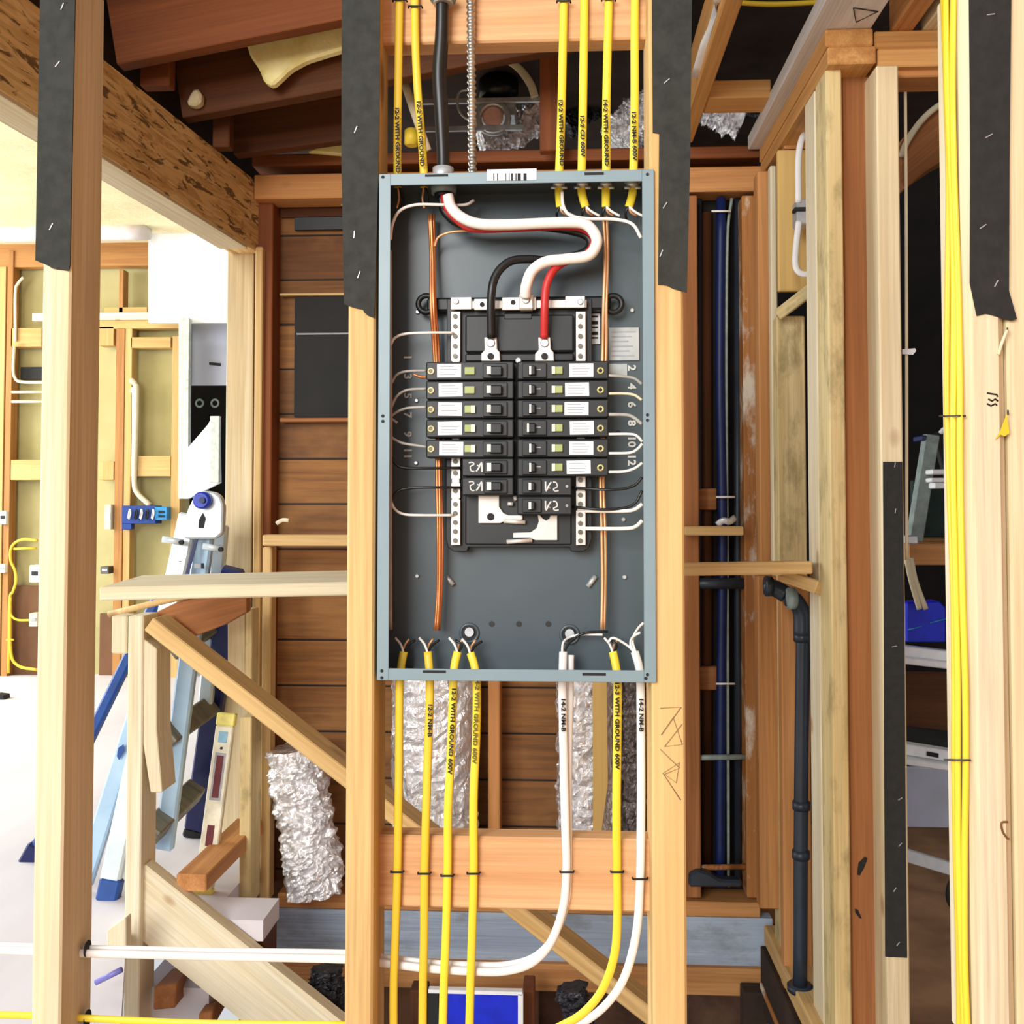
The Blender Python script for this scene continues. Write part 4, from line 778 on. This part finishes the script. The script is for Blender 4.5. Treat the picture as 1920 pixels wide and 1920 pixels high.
for x, l in ((374, 'left'), (403, 'right')): ring('pipe_ring', at(x, 756, YD(5.9)), .022, .006, GREYPIPE, None, label=f'{l} of two small pipe rings in the dark closet opening', cat='pipe ring')
struct(prism('trim_vent', [(392, 679), (413, 681), (413, 686), (392, 684)], 4.54, .008, INK))
tube('hook', [(300, 1300, YD(4.6)), (304, 1304, YD(4.6))], .004, INK, 'small dark speck of debris on the far landing floor', 'debris', n=1) if False else None
prism('dark_block', [(-10, 1302), (6, 1304), (8, 1318), (-10, 1320)], YD(5.0), .06, INK, 'small black object on the floor at the left border', 'debris')

# ================================================================ RIGHT BAY WITH PIPES
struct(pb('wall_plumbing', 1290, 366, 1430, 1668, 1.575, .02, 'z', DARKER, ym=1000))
pb('wall_stud', 1283, 366, 1311, 1684, YD(2.80), .085, 'z', BROWN, 'brown stud just behind the right edge of the panel stud', 'stud', ym=1000)
pb('wall_stud', 1395, 366, 1421, 1684, YD(2.80), .089, 'z', PAINTED, 'brown stud flecked with white paint right of the pipes', 'stud', ym=900)
pb('wall_stud', 1425, 320, 1447, 1700, YD(2.70), .06, 'z', REDFIR, 'reddish stud in the corner right of the paint-flecked one', 'stud', ym=900)
def pipe(pts, r, mat, lab, cat='pipe'): return tube('pipe', pts, r, mat, lab, cat, n=5)
q = YD(2.84)
pipe([(1352, 372, q), (1350, 700, q), (1355, 1000, q), (1352, 1300, q), (1350, 1662, q)], .014, BLUEP, 'blue water pipe in the dark right bay')
pipe([(1372, 372, q), (1364, 450, q), (1362, 700, q), (1364, 1100, q), (1366, 1662, q)], .0045, GREYPIPE, 'thin grey line beside the blue pipe')
pipe([(1383, 372, q+.03), (1383, 1662, q+.03)], .011, ABS, 'black pipe right of the blue pipe'); pipe([(1310, 372, q+.03), (1310, 1662, q+.03)], .010, ABS, 'black pipe left of the blue pipe')
pipe([(1325, 400, q+.05), (1325, 1662, q+.05)], .016, OLD, 'dark brown pipe behind the blue pipe')
pipe([(1283, 1094, q-.02), (1400, 1094, q-.02)], .016, ABS, 'black pipe crossing the right bay under the flat board')
pipe([(1283, 1421, q-.02), (1400, 1419, q-.02)], .008, GREYPIPE, 'grey rod crossing the right bay low down'); pipe([(1283, 1627, q-.02), (1400, 1625, q-.02)], .008, PAINTED, 'rusty rod crossing the right bay near its sill')
pb('blocking', 1303, 916, 1344, 956, q+.02, .03, 'x', BROWN, 'small brown block behind the blue pipe, upper', 'blocking'); pb('blocking', 1303, 1250, 1346, 1294, q+.02, .03, 'x', BROWN, 'small brown block behind the blue pipe, lower', 'blocking')
pb('ledge', 1284, 987, 1395, 1004, YD(2.74), .06, 'x', FIR, 'narrow yellow ledge across the right bay', 'ledge')
T = thing('pipe_clamp', at(1365, 978, YD(2.75)), 'crumpled pale clamp lying on the narrow yellow ledge', 'clamp')
tube('strap', [(1345, 984, YD(2.75)), (1356, 976, YD(2.74)), (1368, 978, YD(2.74)), (1379, 970, YD(2.75))], .009, TIN, parent=T, ry=.004, n=4)
for x, y, l in ((1360, 932, 'middle'), (1360, 1282, 'lower'), (1352, 396, 'upper')): pipe([(x-18, y, q-.02), (x+18, y, q-.02)], .003, WIREW, f'thin pale tie across the blue pipe, {l}', 'tie')
prism('plastic_wrap', [(1292, 1640), (1310, 1632), (1330, 1638), (1350, 1650), (1392, 1652), (1392, 1664), (1292, 1664)], YD(2.78), .04, ABS, 'dark plastic scrap at the foot of the right bay', 'plastic scrap', bev=.006)
# flat board across to the corner
bar('ledge_board', at(1272, 1068, YD(2.2)), at(1524, 1064, YD(2.2)), .028, .20, FIR, 'yellow board laid flat between the panel stud and the right corner', 'board', facing=(0, 1, -.05))
bar('brace', at(1466, 1078, YD(2.3)), at(1530, 1100, YD(2.2)), .03, .05, FIR, 'short slanted brace under the right end of the flat board', 'brace')
# ================================================================ RIGHT WALL RUNNING BACK
XL, XR = .562, .651
def atX(x, y, X):
    d = RM @ Vector(((x-960)/F, (PY-y)/F, -1)); return CAM+d*((X-CAM.x)/d.x)
def atZ(x, y, Z):
    d = RM @ Vector(((x-960)/F, (PY-y)/F, -1)); return CAM+d*((Z-CAM.z)/d.z)
zc = lambda y, d: at(1560, y, YD(d)).z
za, zb, zm = zc(124, 2.10), zc(58, 2.10), zc(91, 2.10)
board('top_plate', (XL, YD(2.09), za), (XR+.012, YD(2.80), zm), 'y', ORFIR, 'lower top plate of the right wall receding from the corner', 'plate')
board('top_plate', (XL-.004, YD(2.09), zm), (XR+.006, YD(2.80), zb), 'y', ORFIR, 'upper top plate of the right wall receding from the corner', 'plate')
board('top_plate', (XR+.018, YD(2.10), za-.004), (1.9, YD(2.19), zm-.002), 'x', ORFIR, 'lower top plate running right from the corner', 'plate')
board('top_plate', (XR+.012, YD(2.10), zm-.002), (1.9, YD(2.19), zb-.002), 'x', ORFIR, 'upper top plate running right from the corner', 'plate')
pb('blocking', 1640, 127, 1800, 144, YD(2.12), .08, 'x', REDFIR, 'thin spacer under the plates running right', 'blocking')
cs = 'z'
pb('wall_stud', 1553, 126, 1583, 1990, YD(2.12), .089, 'z', BLOTCH, 'stained corner stud left of the brown one under the plate joint', 'stud', ym=600)
pb('wall_stud', 1531, 150, 1556, 1990, YD(2.225), .089, 'z', CREAM, 'white edged stud just behind the stained corner stud', 'stud', ym=600)
R6 = pb('wall_stud', 1583, 136, 1650, 1990, YD(2.16), .038, 'z', BROWN, 'flat brown stud set back inside the corner', 'stud', ym=600)
for pts in ([(1622, 1606), (1627, 1610), (1620, 1628), (1612, 1642), (1607, 1640), (1610, 1618)], [(1603, 1704), (1609, 1706), (1616, 1722), (1612, 1722), (1604, 1712)]): prism('dark_gouge', pts, YD(2.16)-.0012, .002, INK, parent=R6)
F1 = pb('wall_stud', 1651, 122, 1693, 1990, YD(2.08), .089, 'z', PALE, 'pale corner stud with black tape on its lower part', 'stud', ym=800)
o = prism('building_paper_strip', [(1656, 866), (1692, 866), (1696, 1200), (1698, 1500), (1701, 1796), (1660, 1794), (1658, 1400), (1657, 1100)], YD(2.08)-.003, .002, FELTD, 'long black paper strip low on the pale corner stud', 'paper strip', group='black paper strips on the studs')
staples(o, [(1678, 872, 1.4), (1679, 958, 1.4), (1677, 1212, .2), (1688, 1498, .6), (1688, 1584, .8), (1678, 1668, 1.0), (1684, 1770, .9)], YD(2.08)-.004)
pb('wall_stud', 1458, 592, 1511, 1990, YD(2.59), .085, 'z', BLOTCH, 'wide mildew-stained stud in the right wall', 'stud', ym=800)
pb('wall_stud', 1447, 310, 1459, 1700, YD(2.64), .03, 'z', CREAM, 'thin white edged stud left of the mildew-stained one', 'stud', ym=700)
pb('plywood_panel', 1459, 280, 1520, 545, YD(2.56), .02, 'z', PLYW, 'yellow plywood panel between the receding studs of the right wall', 'plywood')
pb('blocking', 1470, 200, 1540, 278, YD(2.56), .03, 'z', REDFIR, 'orange block above the yellow plywood panel', 'blocking')
bar('brace', at(1456, 592, YD(2.56)), at(1530, 535, YD(2.44)), .03, .075, BLOTCH, 'stained diagonal brace below the yellow plywood panel', 'brace')
T = thing('switch_box', at(1505, 390, YD(2.44)), 'grey metal box with a white cable looping on the right wall', 'switch box')
pb('box', 1494, 372, 1520, 420, YD(2.45), .05, 'z', TIN, parent=T); pb('clamp', 1490, 388, 1512, 394, YD(2.44), .03, 'z', SLATE, parent=T, bev=.001)
tube('cable', [(1512, 248, YD(2.48)), (1503, 262, YD(2.46)), (1497, 300, YD(2.45)), (1497, 380, YD(2.45))], .008, WHT, 'white cable coming down to the grey metal box on the right wall', 'cable', ry=.005)
tube('cable', [(1498, 415, YD(2.45)), (1494, 450, YD(2.45)), (1491, 490, YD(2.45)), (1496, 508, YD(2.45)), (1508, 514, YD(2.45)), (1520, 512, YD(2.45))], .008, WHT, 'white cable looping out below the grey metal box on the right wall', 'cable', ry=.005)
# drain pipe at the foot of the right wall
T = thing('drain_pipe', at(1500, 1860, YD(2.40)), 'black drain pipe with elbows standing left of the corner studs', 'pipe')
d0 = YD(2.40)
tube('pipe', [(1506, 1165, d0), (1504, 1300, d0), (1502, 1500, d0), (1500, 1858, d0)], .0165, ABS, parent=T, n=5, seg=20)
for y in (1195, 1510, 1602): a = at(1504-(y-1195)*.006, y, d0); cyl('coupling', a, .0205, .022, ABS, T, 'z', 20, bev=.002)
cyl('pipe_foot', at(1500, 1852, d0), .03, .02, ABS, T, 'z', 20, bev=.004)
tube('elbow', [(1504, 1190, d0), (1503, 1150, d0), (1492, 1128, d0-.01), (1480, 1122, d0-.02)], .0205, ABS, parent=T, n=6, seg=20)
cyl('elbow_collar', at(1484, 1122, d0-.02), .026, .022, GREYPIPE, T, 'x', 20, bev=.003)
tube('branch', [(1436, 1098, d0+.03), (1455, 1104, d0+.02), (1474, 1115, d0+.01)], .0205, ABS, parent=T, n=6, seg=20); cyl('branch_end', at(1441, 1099, d0+.02), .025, .02, ABS, T, 'x', 20, bev=.003)
pb('wall_stud', 1423, 1080, 1466, 1705, YD(2.62), .05, 'z', REDFIR, 'broad reddish stud behind the drain elbow', 'stud', ym=1400)
pb('wall_stud', 1467, 1080, 1520, 1990, YD(2.50), .04, 'z', REDFIR, 'reddish stud directly left of the black drain pipe', 'stud', ym=1400)
zp = at(1428, 1722, YD(2.78)).z
board('sole_plate', (XL-.02, YD(2.12), zp-.05), (XR, YD(2.74), zp), 'y', FIR, 'sole plate of the right wall running back to the rear corner', 'plate')
board('rim_beam', (XL-.03, YD(1.95), zp-.22), (XL-.004, YD(2.74), zp-.055), 'y', DARKW, 'dark rim under the right wall beside the crawl space', 'beam')
board('trim_strip', (XL-.036, YD(1.95), zp-.16), (XL-.03, YD(2.72), zp-.145), 'y', PAINTED, 'thin light strip along the dark rim under the right wall', 'strip')
pb('support_post', 1395, 1862, 1440, 1990, YD(2.70), .06, 'z', DARKW, 'short dark post in the crawl space under the sill', 'post')
# ================================================================ CEILING FRAMING AT UPPER RIGHT
board('ceiling_joist', (.332, YD(1.55), 2.485), (.371, YD(2.80), 2.63), 'y', ORFIR, 'yellow ceiling joist running back right of the panel stud strip', 'joist')
tube('plastic_sheet_strip', [Vector((.328, YD(1.7), 2.52)), Vector((.322, YD(1.9), 2.50)), Vector((.329, YD(2.1), 2.515)), Vector((.327, YD(2.4), 2.50))], .012, WHT, 'torn white plastic strip along the yellow ceiling joist', 'plastic strip', ry=.003, world=True, n=6)
board('blocking', (.372, YD(2.50), 2.488), (.53, YD(2.60), 2.535), 'x', ORFIR, 'yellow ceiling block between the joist and the grey board', 'blocking')
g = board('ceiling_board', (.526, YD(1.55), 2.462), (.655, YD(2.80), 2.50), 'y', GREYWOOD, 'weathered grey board with a pencilled triangle on top of the right wall', 'board')
m = [atZ(x, y, 2.4605) for x, y in ((1600, 15), (1646, 22), (1605, 42), (1600, 15))]
tube('pencil_mark', m, .0012, INK, parent=g, n=1, seg=5, world=True)
board('ceiling_joist', (.70, YD(1.55), 2.46), (.745, YD(2.12), 2.6), 'y', REDFIR, 'orange ceiling joist right of the grey board', 'joist')
board('ceiling_joist', (.765, YD(1.55), 2.46), (.80, YD(2.12), 2.6), 'y', PALE, 'pale ceiling joist right of the orange one', 'joist')
tube('cable', [(1370, 4, YD(2.3)), (1450, 8, YD(2.3)), (1560, 3, YD(2.3))], .006, YELD, 'thin yellow cable crossing above the ceiling joists at upper right', 'cable')
foil_tube('foil_scrap', [P3(1318, 200, 3.3), P3(1345, 212, 3.3), P3(1392, 232, 3.3)], .05, FOIL, 'crumpled foil in the dark attic above the right header', seg=30, amp=.03, cat='foil')
foil_tube('foil_duct', [P3(1330, 160, 3.5), P3(1390, 200, 3.5), P3(1470, 190, 3.5)], .03, FOILK, 'dark foil sleeve in the attic behind the yellow ceiling block', seg=30, amp=.02)
# ================================================================ ATTIC SEEN ABOVE THE PANEL
pb('wall_stud', 1012, 40, 1056, 282, YD(2.70), .038, 'z', OLDRED, 'upright brown board between the conduit and the right yellow cables', 'stud', ym=200)
T = thing('recessed_light', P3(925, 210, 3.0), 'recessed light can on galvanised bars above the panel', 'recessed light')
cyl('can', P3(935, 172, 3.02), .062, .075, BLKH, T, 'z', 24, bev=.006); pb('frame_plate', 880, 182, 966, 216, YD(2.95), .12, 'x', TIN, parent=T); ring('trim_ring', P3(925, 222, 2.94), .045, .010, TIN, T); cyl('bulb', P3(924, 219, 2.94), .032, .02, PINK, T, seg=20, bev=.006)
pb('hanger_bar', 792, 183, 1016, 192, YD(2.93), .012, 'x', TIN, parent=T, bev=.001); pb('hanger_bar', 796, 235, 980, 244, YD(2.93), .012, 'x', TIN, parent=T, bev=.001)
tube('whip', [(884, 168, YD(2.90)), (862, 172, YD(2.90)), (858, 195, YD(2.90)), (866, 215, YD(2.90)), (884, 228, YD(2.90))], .004, TIN, parent=T)
foil_tube('foil_duct', [P3(900, 262, 3.16), P3(950, 250, 3.18), P3(1015, 222, 3.2)], .055, FOIL, 'foil flex duct beside the recessed light', amp=.022)
foil_tube('foil_duct', [P3(1150, 268, 3.0), P3(1185, 235, 3.0), P3(1240, 190, 3.0)], .062, FOIL, 'foil flex duct behind the rightmost yellow cables above the panel', amp=.022)
foil_tube('foil_duct', [P3(1060, 240, 3.3), P3(1110, 200, 3.3), P3(1180, 175, 3.3)], .04, FOILK, 'black foil duct deep in the attic behind the yellow cables', seg=30, amp=.02)
tube('cable', [(952, 112, YD(2.9)), (975, 130, YD(2.9)), (995, 158, YD(2.9)), (1003, 182, YD(2.9))], .012, CREAMC, 'pale flat strap hanging in the attic left of the upright brown board', 'strap', ry=.004)
tube('lath', [(757, 150, YD(2.6)), (775, 205, YD(2.6)), (802, 282, YD(2.6))], .011, CREAMC, 'pale slanted lath behind the two left yellow cables', 'lath', n=2, ry=.006)
cyl('yellow_cap', P3(772, 258, 2.65), .020, .045, YELD, None, 'z', 16, label='small yellow cap between the two left yellow cables', cat='cap', bev=.004)
# ================================================================ ROOM BEYOND ON THE RIGHT
prism('curved_board', [(1688, 300), (1694, 275), (1712, 238), (1740, 208), (1775, 186), (1810, 172), (1810, 278), (1770, 298), (1730, 325), (1700, 352), (1690, 345)], YD(2.9), .12, BROWN, 'curved brown board arching over the dark room on the right', 'board', bev=.004, grain=50)
tube('curved_edge', [(1690, 292, YD(2.88)), (1703, 262, YD(2.88)), (1728, 226, YD(2.88)), (1762, 197, YD(2.88)), (1812, 174, YD(2.88))], .009, CREAMC, 'pale edging strip on the curved brown board', 'strip')
tube('cable', [(1697, 110, YD(2.2)), (1699, 400, YD(2.2)), (1700, 700, YD(2.2)), (1700, 1050, YD(2.2))], .0035, CREAMC, 'thin pinkish cable down the right side of the pale corner stud', 'cable')
prism('paper_tag', [(1692, 655), (1716, 653), (1718, 658), (1712, 665), (1692, 664)], YD(2.19), .002, STICK, 'small white tag on the thin pinkish cable', 'tag')
D3 = 3.3
T = thing('step_ladder', P3(1740, 1020, D3), 'grey green stepladder in the dark right room', 'ladder')
bar('rail', P3(1750, 815, D3), P3(1718, 1015, D3), .045, .04, GREYPIPE, parent=T); bar('rail', P3(1762, 815, D3+.1), P3(1800, 940, D3+.2), .04, .03, SLATE, parent=T)
pb('step', 1748, 880, 1786, 889, YD(D3-.06), .10, 'x', ALUM2, parent=T); pb('step', 1746, 896, 1780, 904, YD(D3-.05), .09, 'x', ALUM2, parent=T); pb('tray', 1752, 905, 1772, 916, YD(D3-.05), .06, 'x', ALUM2, parent=T)
tube('handle', [(1763, 812, YD(D3)), (1770, 805, YD(D3)), (1776, 815, YD(D3)), (1774, 835, YD(D3))], .007, ALUM2, parent=T); pb('top_cap', 1728, 816, 1750, 826, YD(D3), .08, 'x', LADN, parent=T)
pb('green_panel', 1712, 900, 1812, 1008, YD(D3+.35), .03, 'x', GREENP, 'dark green panel behind the stepladder', 'panel')
pb('wooden_rail', 1704, 1020, 1960, 1060, YD(3.1), .75, 'x', REDFIR, 'orange wooden rail below the stepladder on the right', 'rail')
T = thing('outlet_box', P3(1735, 1165, 3.0), 'bright blue outlet box in the dark right room', 'outlet box')
prism('box', [(1700, 1130), (1762, 1127), (1774, 1140), (1774, 1204), (1700, 1204)], YD(3.0), .07, BLUEBOX, parent=T, bev=.004); tube('scratch', [(1703, 1181, YD(2.998)), (1728, 1174, YD(2.998))], .002, CYAN, parent=T, n=1); tube('scratch', [(1744, 1168, YD(2.998)), (1774, 1160, YD(2.998))], .002, CYAN, parent=T, n=1)
for k, (a, l) in enumerate((((1700, 1048), 'left'), ((1708, 1046), 'right'))): tube('cable', [(a[0], a[1], YD(2.96)), (a[0]+9, 1090, YD(2.96)), (a[0]+24+k*4, 1142, YD(2.97))], .008, CREAMC, f'{l} of two cream cables dropping into the bright blue outlet box', 'cable', ry=.005)
pb('cable_bracket', 1698, 1004, 1722, 1020, YD(2.98), .03, 'x', TIN, 'small metal bracket above the two cream cables', 'bracket')
def rl(n, p, q, wpx, d, mat, lab, dep=.05): return bar(n, P3(p[0], p[1], d), P3(q[0], q[1], d), wpx/F*d, dep, mat, lab, n.split('_')[-1])
rl('metal_rail', (1690, 1221), (1815, 1236), 20, 3.0, ALUM2, 'upper white metal rail below the bright blue box'); rl('metal_rail', (1690, 1238), (1815, 1252), 13, 2.97, ALUM2, 'second white metal rail touching the upper one')
rl('metal_rail', (1690, 1404), (1815, 1424), 20, 3.0, ALUM2, 'white metal rail with a small dark label lower in the right room'); rl('metal_rail', (1690, 1427), (1815, 1445), 12, 2.97, ALUM2, 'thin white metal rail above the lavender panel')
prism('rail_label', [(1738, 1409), (1760, 1413), (1760, 1421), (1738, 1417)], YD(2.995), .002, INK, 'small dark label stuck on the lower white metal rail', 'label'); prism('shelf_board', [(1690, 1376), (1815, 1392), (1815, 1412), (1690, 1396)], YD(3.1), .2, SLATE, 'dark grey shelf edge above the lower white rail', 'shelf')
pb('lavender_panel', 1690, 1440, 1815, 1552, YD(4.38), .03, 'x', LAV, 'lavender grey panel standing near the floor of the right room', 'panel')
rl('floor_board', (1690, 1602), (1815, 1640), 22, 3.9, ALUM2, 'white batten lying across the brown floor of the right room', .03)
tube('hose', [(1798, 1640, YD(2.6)), (1782, 1655, YD(2.6)), (1777, 1680, YD(2.6)), (1785, 1700, YD(2.6)), (1800, 1710, YD(2.6))], .006, INK, 'black hose end curling out behind the right stud', 'hose')
pb('back_board', 1690, 1262, 1815, 1390, YD(3.25), .03, 'x', OLD, 'dark brown board between the two pairs of white rails', 'board')
pb('wall_stud', 1912, 120, 1930, 1990, YD(2.3), .06, 'z', PALE, 'stud glimpsed behind the rightmost pale stud', 'stud')
